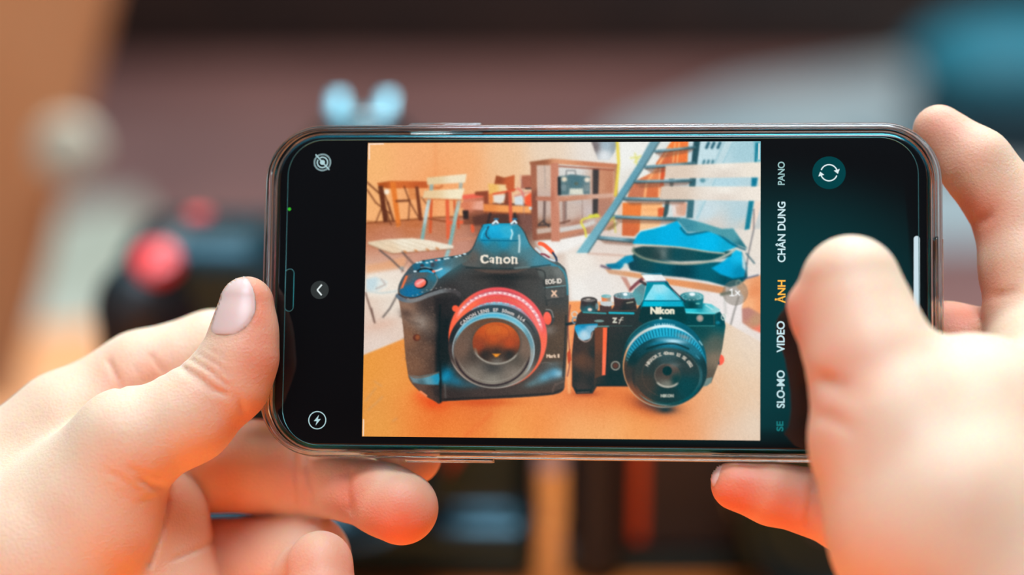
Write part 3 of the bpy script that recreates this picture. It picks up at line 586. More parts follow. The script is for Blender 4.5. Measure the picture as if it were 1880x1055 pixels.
# brand on the hump: built from strokes
cr = (238, 224, 206)
def stem(x, y0, y1, w=3.6): line([(x, y0), (x, y1)], w, cr, soft=1.3)
line([(895, 470.6), (893, 470), (889, 469), (885, 472), (884, 476), (886, 481), (891, 482), (896, 480)], 3.2, cr, soft=1.3, sm=True); line([(885, 471), (884, 476), (886, 480)], 4.6, cr, soft=1.3); poly([(888, 468), (896, 467.5), (896, 473.5), (893, 471)], cr)
line([(899, 475), (902, 472.6), (905, 474)], 2.2, cr, soft=1.3); stem(905.6, 474, 482); ell(902, 479.4, 3.2, 2.6, cr, soft=1.3); ell(902.4, 479.4, 0.9, 0.9, (60, 52, 50), soft=1)
for x in (912.5, 941): 
    stem(x, 472, 483, 3.8); line([(x, 474.4), (x+4, 472.6), (x+6.6, 474.4)], 2.2, cr, soft=1.3, sm=True); stem(x+7, 474, 483, 3.6); line([(x-2.6, 472.6), (x, 472.6)], 1.6, cr); line([(x-2, 482.6), (x+2.6, 482.6)], 1.4, cr); line([(x+5, 482.6), (x+9.6, 482.6)], 1.4, cr)
ell(930.6, 477.6, 5.0, 4.6, cr, soft=1.3, ring=3.4)
# grip top, dial, shutter button
poly([(757, 486), (775, 479), (815, 473), (850, 468), (866, 468), (860, 478), (840, 488), (822, 500), (806, 512), (798, 500), (780, 493), (760, 496)],
     [(765, 492, 30, 90, 116), (780, 484, 26, 120, 150), (800, 484, 60, 76, 88), (820, 485, 70, 92, 98), (850, 478, 80, 92, 92), (812, 498, 60, 168, 206), (822, 495, 90, 160, 184), (834, 492, 80, 104, 110), (842, 484, 74, 96, 100), (805, 480, 30, 120, 150), (858, 474, 86, 84, 78)], soft=2.5)
for x, y, c in ((766, 482, 1), (772, 481, 1), (784, 482, 1), (792, 480, 1), (801, 477.5, 2), (806, 477, 1), (817, 475, 1), (822, 474, 1), (838, 471, 1), (845, 469, 1), (853, 466, 1)): ell(x, y, 3, 1.4, (236, 96, 90) if c == 2 else (198, 224, 230), soft=1.8)
for x, y in ((778, 478.5), (812, 475), (830, 472), (849, 468.5)): ell(x, y, 2.5, 1.3, (40, 50, 60), soft=2)
line([(768, 497), (776, 492), (784, 492), (792, 495), (797, 500)], 4, (18, 26, 34), soft=1.6, sm=True); line([(773, 491), (781, 490), (790, 492)], 1.4, (150, 190, 204), sm=True)
line([(772, 498), (786, 497), (795, 501)], 4, (30, 150, 196), soft=2.5); line([(796, 498), (804, 496), (811, 493)], 3, (214, 226, 230), soft=2); ell(796, 498, 3, 2.4, (230, 120, 100)); ell(762, 498, 3, 1.6, (200, 220, 226), soft=2); ell(775, 487, 4, 3, (50, 52, 66), soft=3); ell(794, 486, 3.4, 4, (56, 60, 72), soft=3)
poly([(737, 520), (744, 506), (760, 501), (785, 500), (799, 505), (802, 514), (796, 526), (784, 538), (764, 545), (745, 544), (734, 537)],
     [(745, 512, 92, 84, 84), (775, 503, 84, 84, 84), (794, 510, 40, 110, 132), (752, 532, 12, 102, 150), (765, 540, 10, 106, 150), (785, 530, 60, 84, 92), (790, 520, 60, 88, 96)], sm=True)
line([(800, 504), (803, 514), (796, 527), (790, 534)], 1.6, (150, 160, 160), a=0.7, sm=True)
ell(773, 520, 12.5, 9.5, (22, 20, 26), rot=-20); ell(771.5, 519.5, 11, 8, [(765, 515, 236, 100, 108), (775, 524, 244, 88, 52), (770, 520, 244, 160, 160)], rot=-20); line([(766, 521), (778, 514)], 2.6, (252, 196, 188), soft=2.4, a=0.8)
poly([(745, 506), (749, 506), (740, 528), (735, 530)], (236, 110, 60), soft=2.5)
line([(730, 543), (738, 549), (752, 552), (768, 549), (786, 542), (804, 536), (822, 533), (838, 536), (843, 542)], 7.5, [(732, 545, 86, 104, 120), (760, 550, 124, 122, 122), (800, 540, 110, 112, 114), (840, 538, 70, 60, 60)], soft=2.4, sm=True)
line([(732, 540), (745, 546), (765, 545), (785, 537), (805, 531)], 1.6, (34, 30, 34), sm=True)
for k in range(22):
    t = k/21; x = 745+t*90; y = 550-20*math.sin(t*2.2)-2*t; ell(x, y+(k % 3)-1, 1.3, 1, (176, 172, 170) if k % 2 else (70, 68, 70), soft=1.4, a=0.7)
poly([(798, 546), (842, 545), (846, 552), (828, 580), (824, 612), (828, 650), (815, 690), (806, 735), (800, 735), (800, 600)], [(820, 560, 36, 24, 24), (812, 600, 18, 12, 14), (812, 660, 22, 16, 16), (808, 720, 34, 22, 20), (830, 555, 44, 30, 30)], soft=6)
spot(776, 592, 22, 15, (156, 140, 128), 0.8, 25); spot(790, 600, 10, 20, (96, 74, 62), 0.6); spot(745, 575, 12, 8, (60, 44, 40), 0.6, 20); line([(736, 580), (752, 590), (770, 595)], 3, (90, 70, 60), soft=5, a=0.6)
rs = np.random.RandomState(9)
for k in range(260):
    x = 738+rs.rand()*62; y = 560+rs.rand()*120; ell(x, y, 1.2, 0.9, (170, 136, 112) if k % 2 else (60, 40, 34), soft=1.5, a=0.22)
ell(765, 619.5, 6.8, 6.4, (92, 40, 26), soft=2); ell(766.5, 619, 4, 4.4, (140, 74, 40), soft=2.5)
poly([(751, 689), (770, 691), (806, 684), (809, 694), (805, 706), (775, 707), (758, 702)], [(760, 694, 110, 130, 138), (785, 698, 96, 150, 166), (802, 692, 30, 140, 176), (775, 704, 70, 90, 96)], soft=4)
line([(752, 688), (764, 693), (785, 690), (806, 683)], 2.2, (120, 88, 70), soft=3, sm=True); poly([(757, 704), (806, 708), (806, 738), (798, 735), (778, 722)], [(770, 710, 96, 66, 54), (790, 725, 82, 54, 42), (803, 720, 44, 30, 28)], soft=3)
line([(772, 718), (783, 726)], 3, (246, 140, 90), soft=2)
spot(822, 688, 13, 15, (0, 120, 162), 0.85, -20); spot(838, 700, 18, 9, (30, 110, 140), 0.8, 18); spot(862, 706, 20, 6, (50, 80, 92), 0.7, 8); spot(816, 694, 7, 9, (20, 150, 190), 0.6)
line([(808, 560), (806, 640), (809, 700), (809, 738)], 3, (12, 8, 10), soft=3, a=0.85); line([(817, 706), (818, 730)], 3, (110, 110, 106), soft=3, a=0.5)
spot(1000, 692, 17, 9, (90, 150, 172), 0.9, -25); spot(1018, 684, 13, 10, (84, 150, 180), 0.9, -15); spot(1026, 686, 8, 7, (150, 196, 216), 0.7); spot(978, 703, 15, 6, (90, 116, 122), 0.8, -20); spot(1015, 668, 16, 5, (96, 108, 112), 0.5, -8)
ell(1003, 676, 14, 11, (150, 150, 150), ring=1.2, a=0.4, arc=(40, 130)); line([(1020, 704), (1016, 712), (1014, 722)], 3, (92, 66, 56), soft=3); line([(1020, 706), (1034, 700)], 3, (110, 90, 80), soft=3, a=0.6); line([(1034, 690), (1037, 640), (1039, 580)], 3, (30, 22, 24), soft=3, a=0.7)
spot(1008, 606, 14, 9, (140, 130, 124), 0.6, -10)
for k in range(160):
    x = 1002+rs.rand()*34; y = 560+rs.rand()*90; ell(x, y, 1.1, 0.9, (126, 92, 66) if k % 2 else (50, 34, 28), soft=1.4, a=0.22)
line([(812, 733), (900, 729), (1015, 722), (1032, 715)], 3, (30, 12, 8), soft=3, a=0.8)
# lens of the big camera
ell(916, 618, 98, 93, (70, 56, 52), soft=4, a=0.55, ring=3, arc=(35, 85))
ell(836, 566, 6, 6, (246, 86, 50)); ell(1008, 582, 10, 15, (60, 52, 50), rot=-8, soft=2.5); line([(1003, 568), (1012, 570), (1016, 582)], 2.2, (150, 146, 140), soft=2, a=0.8, sm=True); ell(1005, 584, 7.4, 12, [(1003, 578, 250, 96, 76), (1006, 592, 240, 88, 60)], rot=-8, soft=2)
ell(914, 619, 90.5, 92, [(850, 590, 246, 96, 64), (830, 620, 246, 92, 50), (915, 530, 226, 76, 80), (990, 580, 236, 84, 86), (1000, 640, 244, 100, 72), (985, 680, 236, 96, 60)], soft=2.2)
ell(913, 621, 83, 84, (244, 196, 200), ring=5.5, arc=(12, 150), soft=3); ell(915, 620, 86, 86, (150, 40, 60), ring=2, arc=(60, 140), soft=3, a=0.7)
for k in range(60):
    d = math.radians(18+k*2.1); q = rs.rand()*3-1.5; ell(913+(83+q)*math.cos(d), 621-(84+q)*math.sin(d), 2.0, 1.4, [(250, 240, 236), (206, 110, 120), (226, 170, 176)][k % 3], soft=2, a=0.8)
ell(912, 624, 79, 78, [(860, 575, 246, 104, 66), (912, 547, 226, 84, 70), (980, 590, 240, 110, 100), (994, 640, 240, 96, 60)], ring=6, arc=(-30, 175), soft=2.5)
ell(911, 629, 78, 75, [(860, 575, 140, 96, 104), (912, 556, 120, 170, 190), (950, 560, 150, 140, 160), (975, 590, 176, 120, 130), (985, 625, 190, 110, 100), (880, 560, 90, 120, 140)], soft=2.2)
for k in range(24):
    d = math.radians(52+k*3.2); ell(912+76*math.cos(d), 627-72*math.sin(d), 1.8, 1.3, [(206, 150, 160), (150, 206, 220), (226, 200, 206)][k % 3], soft=2, a=0.8)
ell(908, 636, 85, 76.5, [(850, 580, 52, 46, 48), (908, 562, 50, 66, 76), (970, 590, 74, 72, 74), (990, 640, 66, 52, 46), (826, 640, 64, 44, 40), (850, 690, 124, 96, 80), (905, 708, 134, 128, 120), (960, 700, 130, 112, 100), (830, 620, 30, 26, 30)], soft=2.2)
ell(908, 636, 84, 75.5, (170, 160, 152), ring=1.6, arc=(200, 310), soft=2); ell(907, 638, 80.5, 72, (20, 16, 20), ring=2, arc=(20, 60), soft=3, a=0.6)
arc_text('CANON LENS  EF  50mm  1:1.4', 908, 641.5, 80, 73, 141, 46, 6.2, (226, 214, 206), bold=0.8)
ell(906, 642, 75.5, 69, [(850, 600, 90, 170, 196), (906, 576, 80, 176, 206), (950, 590, 110, 180, 200), (978, 620, 100, 140, 152), (978, 660, 150, 150, 146), (906, 700, 84, 74, 66), (840, 670, 100, 84, 74), (832, 640, 92, 76, 68), (850, 690, 120, 104, 92), (960, 690, 140, 126, 110)], soft=2.2)
ell(906, 643, 75, 68.5, (176, 196, 202), ring=1.5, arc=(-40, 190), soft=2); ell(905, 645, 70, 63, (190, 200, 200), ring=1.4, arc=(30, 170), soft=2, a=0.7)
ell(904, 646, 70, 62.5, [(904, 590, 104, 62, 36), (850, 640, 112, 82, 66), (960, 640, 120, 92, 76), (904, 700, 134, 124, 112), (870, 690, 126, 112, 100), (945, 690, 128, 112, 100), (904, 672, 66, 56, 52), (870, 650, 70, 54, 46), (945, 655, 80, 66, 56)], soft=2.2)
ell(904, 645, 69, 62, (48, 26, 28), ring=3.2, arc=(190, 350), soft=2.2); ell(904, 641, 66, 59, (150, 140, 130), ring=1.2, arc=(200, 340), soft=2, a=0.7)
ell(911, 629, 46, 40.5, (84, 66, 56), soft=5); ell(911, 629, 43.5, 38, [(890, 605, 196, 76, 10), (925, 605, 206, 88, 16), (905, 620, 190, 74, 10), (935, 630, 180, 64, 8), (880, 635, 150, 56, 18), (911, 650, 46, 24, 14), (890, 650, 40, 24, 18), (935, 650, 40, 26, 22), (912, 664, 110, 100, 92)], soft=2.4)
ell(913, 612, 22, 16, (150, 54, 8), ring=1.6, a=0.5, soft=3); ell(905, 604, 14, 10, (214, 110, 30), a=0.4, soft=6); ell(912, 629, 44, 38.5, (158, 150, 138), ring=3, arc=(205, 330), soft=2.6); poly([(904, 649), (919, 649), (913, 655), (909, 655)], (232, 140, 24), soft=3)
ell(874, 645, 2.5, 7, (130, 120, 110), rot=-20, soft=3, a=0.6)
backlayer()

# --- strap between the cameras, then the small camera
layer('pictured_camera')
line([(1047, 560), (1043, 600), (1046, 660), (1042, 690)], 2, (120, 50, 50), soft=2, sm=True, a=0.8); line([(1053, 600), (1050, 640)], 2, (240, 130, 80), a=0.8); poly([(1041, 648), (1047, 640), (1049, 660), (1043, 668)], (190, 66, 26), soft=2); line([(1041, 595), (1056, 592)], 5, (24, 22, 28), soft=3)
ell(1055, 577, 5, 5, (206, 196, 186), ring=2.4, soft=2); ell(1055, 588, 4, 5, (120, 150, 170), ring=2.2, soft=2)
line([(1324, 585), (1327, 600), (1322, 625), (1318, 652)], 2.2, (84, 72, 70), sm=True); line([(1322, 596), (1320, 640), (1316, 652)], 1.6, (216, 226, 226), sm=True)
ell(1321, 660, 8.6, 10, (250, 88, 62), soft=2); line([(1319, 650), (1316, 652)], 4, (230, 84, 60)); poly([(1311, 664), (1314, 653), (1320, 660), (1321, 668), (1315, 670)], (8, 66, 80), soft=2)
poly([(1055, 602), (1060, 578), (1068, 570), (1120, 570), (1168, 570), (1182, 548), (1190, 516), (1224, 516), (1246, 550), (1258, 565), (1290, 568), (1318, 574), (1328, 584), (1332, 598), (1326, 640), (1318, 670), (1306, 702), (1280, 706), (1180, 706), (1096, 709), (1088, 722), (1058, 723), (1050, 708), (1050, 650)],
     [(1080, 585, 60, 32, 26), (1130, 585, 52, 30, 26), (1160, 585, 40, 28, 26), (1210, 585, 6, 36, 40), (1270, 585, 0, 52, 56), (1320, 590, 0, 70, 78), (1100, 640, 60, 32, 18), (1130, 640, 38, 24, 18), (1130, 690, 18, 18, 18), (1160, 640, 22, 20, 18), (1180, 700, 12, 18, 18), (1290, 610, 10, 56, 58), (1310, 630, 84, 84, 72), (1312, 660, 130, 106, 84), (1300, 690, 90, 70, 54), (1070, 680, 80, 44, 26)])
# top deck, dials
poly([(1252, 566), (1262, 560), (1290, 556), (1306, 558), (1322, 568), (1320, 575), (1256, 575)], [(1270, 572, 40, 190, 206), (1300, 562, 96, 196, 206), (1315, 572, 150, 206, 210), (1285, 560, 0, 120, 140)], soft=2); line([(1258, 573), (1290, 575), (1312, 575)], 2.6, (90, 206, 216), soft=2); line([(1296, 560), (1308, 568)], 2, (206, 230, 236), soft=2, a=0.7)
poly([(1256, 578), (1312, 579), (1314, 596), (1260, 596)], (0, 50, 56), soft=2); line([(1262, 598), (1312, 598)], 1.6, (50, 130, 130)); line([(1311, 578), (1311, 596)], 1.5, (80, 80, 70), a=0.8)
poly([(1316, 574), (1322, 572), (1330, 586), (1331, 596), (1324, 600), (1316, 596)], (0, 56, 66), soft=2); ell(1328, 582, 3.5, 5, (180, 200, 190), soft=2, ring=2); ell(1318, 592, 4, 3, (10, 110, 130), soft=3)
poly([(1249, 546), (1292, 547), (1289, 566), (1254, 566)], [(1255, 560, 0, 66, 76), (1270, 562, 0, 44, 50), (1288, 555, 20, 110, 120)], soft=2); ell(1270, 544, 22, 8.5, [(1255, 545, 40, 120, 130), (1270, 540, 150, 196, 200), (1285, 546, 90, 160, 166), (1270, 549, 40, 100, 106)], soft=2); ell(1271, 540, 5, 3, (236, 244, 246), soft=2); line([(1254, 551), (1286, 551)], 1.5, (10, 50, 56), a=0.7); ell(1281, 557, 4, 1.5, (120, 200, 190), soft=2, a=0.8)
for k in range(14):
    d = k*0.45; ell(1270+17*math.cos(d), 544.5+5.8*math.sin(d), 1.2, 0.8, (200, 226, 230), soft=1.4, a=0.7)
poly([(1067, 549), (1096, 549), (1098, 566), (1096, 572), (1068, 572), (1065, 566)], [(1075, 555, 60, 26, 26), (1090, 555, 50, 32, 30), (1080, 568, 40, 100, 110)], soft=2); ell(1081, 549.5, 14, 5, [(1075, 548, 110, 96, 92), (1090, 551, 96, 84, 80)], soft=2, ); ell(1081, 550, 12, 3.4, (40, 26, 26), ring=1.4, soft=1.5); ell(1080, 549, 4, 1.6, (176, 166, 156), soft=1.5); ell(1083, 568, 4, 3, (230, 206, 196), soft=2); ell(1096, 562, 3, 6, (120, 150, 156), soft=3, a=0.8)
for k in range(8): ell(1070+k*3.1, 551+2*math.sin(k*0.45), 0.9, 1, (206, 196, 190), soft=1.2, a=0.7)
poly([(1101, 560), (1122, 558), (1124, 572), (1101, 572)], (74, 40, 34), soft=2); ell(1113, 556, 11, 6, (196, 200, 200), soft=2); poly([(1104, 543), (1122, 543), (1121, 553), (1105, 553)], [(1110, 550, 236, 120, 60), (1119, 548, 150, 150, 140)], soft=2); ell(1113, 543.5, 9, 3.4, [(1108, 543, 110, 170, 176), (1118, 543, 150, 190, 190)], soft=1.6); line([(1118, 561), (1126, 558)], 3, (200, 206, 206), soft=2.5)
poly([(1127, 545), (1169, 545), (1168, 560), (1170, 570), (1122, 570), (1128, 560)], [(1135, 555, 66, 32, 30), (1160, 555, 50, 30, 26), (1148, 566, 34, 20, 20)], soft=2); ell(1148, 543, 21.5, 6.6, [(1135, 544, 96, 120, 126), (1150, 540, 126, 170, 180), (1162, 545, 90, 136, 146)], soft=1.8); ell(1148, 543, 21, 6.2, (140, 66, 66), ring=1.2, arc=(180, 360)); ell(1148, 540, 4, 2.8, (240, 244, 246), soft=1.8); line([(1151, 556), (1162, 554)], 2.4, (150, 150, 130), soft=1.8)
for k in range(16):
    d = k*0.4; ell(1148+17*math.cos(d), 543+4.6*math.sin(d), 1.0, 0.7, (206, 214, 216), soft=1.3, a=0.7)
line([(1071, 573), (1112, 575)], 3, (60, 150, 156), soft=2); line([(1119, 574), (1163, 575)], 4, (30, 170, 190), soft=2); line([(1104, 598), (1160, 598)], 1.4, (60, 90, 86), a=0.8)
ell(1100, 589, 9, 2.6, (110, 136, 132), soft=2)
# prism
poly([(1161, 538), (1166, 530), (1176, 522), (1186, 518), (1182, 545), (1176, 560), (1170, 560)], [(1168, 545, 84, 150, 156), (1180, 530, 90, 130, 136)], soft=2.4)
line([(1158, 530), (1166, 522), (1178, 512)], 5, (120, 50, 56), soft=2.5, a=0.9); line([(1176, 516), (1186, 522)], 5, (60, 32, 34), soft=2.5, a=0.9)
poly([(1188, 517), (1226, 517), (1232, 530), (1254, 553), (1258, 566), (1176, 566), (1181, 550)], [(1190, 530, 0, 130, 150), (1205, 560, 0, 130, 150)], soft=1.6)
poly([(1200, 522), (1219, 522), (1229, 530), (1250, 551), (1183, 551), (1190, 538)], [(1195, 545, 130, 214, 230), (1210, 530, 156, 216, 228), (1240, 546, 90, 190, 212), (1210, 549, 84, 206, 232)], soft=1.5)
poly([(1183, 553), (1251, 553), (1254, 562), (1180, 562)], [(1190, 557, 0, 176, 204), (1245, 557, 10, 160, 190)], soft=1.5); line([(1182, 552), (1252, 552)], 1.5, (6, 84, 110)); line([(1222, 518), (1258, 554)], 2, (30, 40, 56), soft=1.8)
poly([(1178, 505), (1215, 504), (1224, 516), (1187, 517)], [(1190, 510, 236, 238, 238), (1212, 508, 226, 226, 226)], soft=1.6); line([(1187, 517), (1224, 516)], 2, (96, 106, 130)); line([(1178, 503), (1214, 502)], 2, (60, 150, 180), a=0.7, soft=2)
poly([(1178, 563), (1256, 563), (1262, 586), (1252, 596), (1184, 596), (1172, 588)], [(1190, 575, 12, 30, 32), (1240, 575, 0, 40, 44)], soft=2.4)
straight('Nikon', 1216, 569.5, 12.0, (228, 220, 196), xs=1.04, gap=0.05, bold=2.4); straight('Z', 1129, 587.5, 9, (206, 206, 190), xs=0.95, bold=1.8); line([(1144, 582.5), (1141, 583), (1138.6, 589), (1136.6, 593.5)], 1.8, (216, 216, 200), soft=1.4); line([(1136, 587), (1143.6, 587)], 1.4, (216, 216, 200))
ell(1285, 584, 6.6, 6.6, (130, 130, 120), soft=2); ell(1285, 584, 4, 4, (176, 150, 140), soft=2)
# grip, red stripe
poly([(1056, 602), (1066, 606), (1086, 604), (1092, 610), (1092, 690), (1087, 720), (1060, 722), (1051, 706), (1052, 640)], [(1058, 640, 60, 32, 22), (1068, 660, 96, 54, 30), (1080, 660, 84, 46, 26), (1090, 650, 34, 22, 18), (1054, 690, 40, 26, 20), (1070, 712, 60, 40, 34), (1086, 700, 40, 24, 20)], soft=2)
poly([(1056, 598), (1080, 595), (1097, 596), (1094, 603), (1086, 610), (1084, 620), (1076, 624), (1066, 624), (1060, 615)], [(1060, 602, 30, 150, 200), (1072, 612, 196, 216, 226), (1082, 604, 130, 176, 200), (1070, 598, 10, 120, 170)], soft=2, sm=True); line([(1062, 619), (1074, 627), (1084, 622), (1088, 610)], 2, (190, 170, 166), soft=2, sm=True, a=0.8); line([(1060, 597), (1096, 595)], 3, (20, 130, 170), soft=2.5); line([(1097, 599), (1117, 599)], 2.6, (90, 140, 140), soft=2)
poly([(1092, 602), (1107, 600), (1104, 690), (1092, 694)], [(1099, 620, 110, 52, 20), (1098, 670, 84, 44, 20)], soft=2.5); poly([(1107, 601), (1115, 601), (1111.5, 688), (1105, 689)], [(1110, 610, 250, 96, 46), (1108, 680, 246, 106, 66)], soft=1.6); line([(1117, 602), (1114, 690)], 2, (30, 14, 12), soft=2)
poly([(1052, 706), (1058, 721), (1086, 720), (1090, 706), (1086, 714), (1060, 715)], (20, 14, 14), soft=2.5, a=0.8); line([(1060, 720), (1082, 719)], 1.5, (120, 96, 86), a=0.7)
ell(1130, 671, 7.5, 7.5, (150, 146, 134), ring=2.4, soft=1.8); ell(1130, 671, 5, 5, (90, 40, 20), soft=1.8); line([(1096, 707), (1180, 708)], 3, (20, 12, 10), soft=3)
poly([(1290, 703), (1298, 694), (1308, 692), (1306, 702), (1298, 708), (1288, 710)], [(1300, 700, 110, 126, 120)], soft=2)
# lens of the small camera
ell(1219, 664, 78, 79, [(1165, 610, 16, 66, 76), (1219, 588, 6, 96, 120), (1280, 620, 6, 80, 100), (1150, 660, 26, 36, 36)], soft=2.2); ell(1219, 664, 77.5, 78.5, (60, 130, 130), ring=1.4, arc=(80, 150), soft=2, a=0.7)
for k in range(26):
    d = math.radians(112+k*1.9); line([(1219+74*math.cos(d), 665-74*math.sin(d)), (1219+70*math.cos(d), 666-69*math.sin(d))], 1.0, (30, 130, 150), soft=1.2, a=0.9)
arc_text('5 1.2  0.5 0.4 0.3', 1219, 667, 71, 72, 104, 74, 4, (190, 226, 236), bold=0.6); ell(1213, 584, 2.4, 2.2, (220, 230, 220), soft=1.8)
ell(1219, 672, 75.5, 76, [(1170, 620, 196, 196, 190), (1220, 596, 216, 236, 240), (1285, 630, 150, 206, 226), (1146, 660, 226, 150, 90), (1297, 665, 40, 140, 170)], soft=2)
ell(1221, 674, 75.5, 73, [(1165, 630, 16, 120, 150), (1220, 606, 20, 160, 196), (1275, 625, 16, 140, 176), (1296, 660, 20, 120, 150), (1150, 680, 66, 36, 20), (1170, 720, 150, 70, 30)], soft=1.8)
for k in range(64):
    d = math.radians(22+k*2.35); a_ = (0.85 if k < 50 else 0.6); line([(1221+73*math.cos(d), 674-71*math.sin(d)), (1222+66*math.cos(d), 677-62*math.sin(d))], 1.5, (6, 62, 84) if k % 2 else (60, 190, 220), soft=1.3, a=a_*0.8)
ell(1224, 681, 74, 63.5, [(1180, 640, 14, 50, 60), (1230, 621, 16, 110, 140), (1280, 640, 30, 100, 120), (1152, 680, 60, 34, 22), (1170, 715, 120, 60, 26), (1200, 735, 50, 36, 30), (1240, 742, 10, 44, 46), (1290, 700, 20, 40, 44), (1297, 670, 16, 34, 38), (1160, 660, 10, 26, 30)], soft=2)
spot(1236, 626, 22, 4.5, (190, 226, 240), 0.95, 4); spot(1256, 618, 14, 4, (150, 140, 140), 0.7, 18); spot(1205, 630, 16, 4, (20, 120, 150), 0.7, -12); line([(1188, 640), (1215, 632), (1240, 631), (1264, 640)], 2.5, (4, 14, 16), soft=3, sm=True, a=0.9)
ell(1225, 690, 65, 53.5, [(1180, 660, 24, 34, 34), (1225, 638, 30, 90, 104), (1275, 660, 30, 50, 54), (1285, 690, 40, 80, 86), (1270, 720, 0, 66, 74), (1225, 740, 20, 60, 62), (1180, 720, 110, 56, 26), (1165, 690, 46, 28, 20)], soft=2.2)
ell(1225, 689, 60, 50, [(1190, 670, 40, 36, 32), (1225, 650, 52, 66, 68), (1260, 670, 40, 40, 38), (1225, 720, 20, 34, 34), (1260, 710, 6, 50, 56), (1185, 705, 62, 38, 24)], soft=2.2)
ell(1225, 690, 65, 53.5, (130, 150, 146), ring=1.6, arc=(220, 275), soft=2.4); ell(1225, 690, 60, 50, (70, 100, 100), ring=1.2, arc=(-40, 60), soft=2, a=0.6); ell(1227, 687, 48, 42, (90, 60, 44), ring=1.3, arc=(130, 250), soft=2, a=0.6); ell(1228, 688, 40, 36, (60, 80, 80), ring=1.2, arc=(20, 170), soft=3, a=0.5); line([(1278, 652), (1284, 658)], 2, (60, 130, 150))
arc_text('NIKKOR Z  40mm  1:2  SE  Ø52', 1228, 692, 46.5, 44.5, 152, 25, 5.8, (206, 196, 180), bold=1.0, soft=1.5); straight('NIKON', 1225, 726, 5, (190, 190, 176), bold=1.2, soft=1.6)
ell(1226, 689, 24.5, 21.5, [(1212, 680, 66, 42, 32), (1235, 676, 90, 62, 50), (1225, 690, 76, 50, 38), (1240, 696, 10, 40, 40), (1225, 705, 120, 116, 104)], soft=2.4); ell(1226, 688, 25, 22, (176, 170, 156), ring=3.4, arc=(215, 320), soft=2.4); ell(1226, 688, 24, 21, (110, 96, 84), ring=1.2, arc=(100, 215), soft=2); spot(1238, 670, 12, 5, (110, 110, 106), 0.6)
ell(1225, 680.5, 8.6, 8.6, (4, 22, 22), soft=2.2)
line([(1284, 626), (1289, 633)], 2.2, (190, 220, 220), a=0.8)
backlayer()
# zoom button of the camera app and fine sensor grain
layer('zoom_button')
ell(1350, 537, 23.5, 23.5, (120, 106, 92), soft=2, a=0.5)
line([(1340.5, 532.5), (1343.8, 530.5), (1343.8, 542.5)], 2.2, (244, 244, 244), soft=1.4); line([(1340, 542.5), (1347.6, 542.5)], 1.8, (244, 244, 244), soft=1.4); line([(1350.6, 533.8), (1358, 541.6)], 2, (244, 244, 244), soft=1.4); line([(1350.6, 541.6), (1358, 533.8)], 2, (244, 244, 244), soft=1.4)
backlayer()
rs = np.random.RandomState(2)
for _ax in (0, 1): CAN = 0.5*CAN+0.25*(np.roll(CAN, 1, _ax)+np.roll(CAN, -1, _ax))
for P in ([(678, 292), (678, 264.5), (704, 264)], [(1393.5, 292), (1393.5, 264)], [(667.5, 770), (667, 799)]): line(P, 2, (248, 232, 224), soft=1.5, a=0.9)
g = rs.randn(PH, PW)*0.011; g = (g+np.roll(g, 1, 0)+np.roll(g, 1, 1)+np.roll(np.roll(g, 1, 0), 1, 1))/2.2
CAN = np.clip(CAN+g[..., None], 0, 1)
# ================================================================ the phone in its clear case
ph = empty('smartphone', PHONE, 'black smartphone in a clear case held in two hands, its display showing two cameras', 'smartphone')
MM = 0.001
m_glass = mat('black_front_glass', (0.004, 0.004, 0.0045), 0.035, 0.0, IOR=1.5)
m_steel = mat('teal_reflection_steel', srgb(28, 98, 110), 0.16, 1.0)  # teal reflection of the surroundings put into the steel's base colour
m_clear = mat('clear_case_plastic', (0.95, 0.93, 0.9), 0.06, 0.0, Transmission_Weight=1.0, IOR=1.46)
m_line = mat('glass_edge', srgb(90, 150, 150), 0.12, 0.6)
m_black = mat('black_plastic', (0.004, 0.004, 0.004), 0.12)
def s_mm(bmv):
    bmesh.ops.scale(bmv, vec=(MM, MM, MM), verts=bmv.verts[:])
# steel band and back
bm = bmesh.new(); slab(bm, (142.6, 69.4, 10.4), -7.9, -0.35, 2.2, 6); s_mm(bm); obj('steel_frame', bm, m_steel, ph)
bm = bmesh.new(); slab(bm, (139.6, 66.6, 9.2), -8.15, -7.7, 0.2); s_mm(bm); obj('back_glass', bm, m_glass, ph)
bm = bmesh.new(); slab(bm, (140.8, 67.8, 9.6), -1.4, 0.0, 0.5, 5); s_mm(bm); obj('front_glass', bm, m_glass, ph)
# thin edge of the screen protector
bm = bmesh.new(); R = rrect(136.9, 67.0, 8.0, 12, (0, -0.35)); tube(bm, [(x, y, 0.04) for x, y in R], 0.08, 6, True); s_mm(bm); obj('screen_protector_edge', bm, m_line, ph)
# ear speaker slot: a shallow ring in the glass
bm = bmesh.new(); R = rrect(1.9, 9.3, 0.95, 8, (-67.55, -0.1)); tube(bm, [(x, y, 0.04) for x, y in R], 0.10, 6, True); s_mm(bm); obj('ear_speaker', bm, m_line, ph)
bm = bmesh.new(); slab(bm, (1.5, 8.9, 0.74), 0.0, 0.05, 0.0)
bmesh.ops.translate(bm, vec=(-67.55, -0.1, 0), verts=bm.verts[:]); s_mm(bm); obj('speaker_mesh', bm, m_black, ph)
def emis(name, c, s=1.0, gloss=True):
    m = mat(name, (0.002, 0.002, 0.002), 0.05); b = m.node_tree.nodes['Principled BSDF']
    b.inputs['Emission Color'].default_value = (*c, 1); b.inputs['Emission Strength'].default_value = s; return m
def disc(bm, c, r, z0, z1, n=24): lathe(bm, [(r, z0), (r, z1)], n, c=(c[0], c[1], 0))
bm = bmesh.new(); disc(bm, (-68.0, 17.8), 0.36, 0.0, 0.04, 16); s_mm(bm); obj('camera_light', bm, emis('green_light', srgb(50, 170, 40), 1.2), ph)
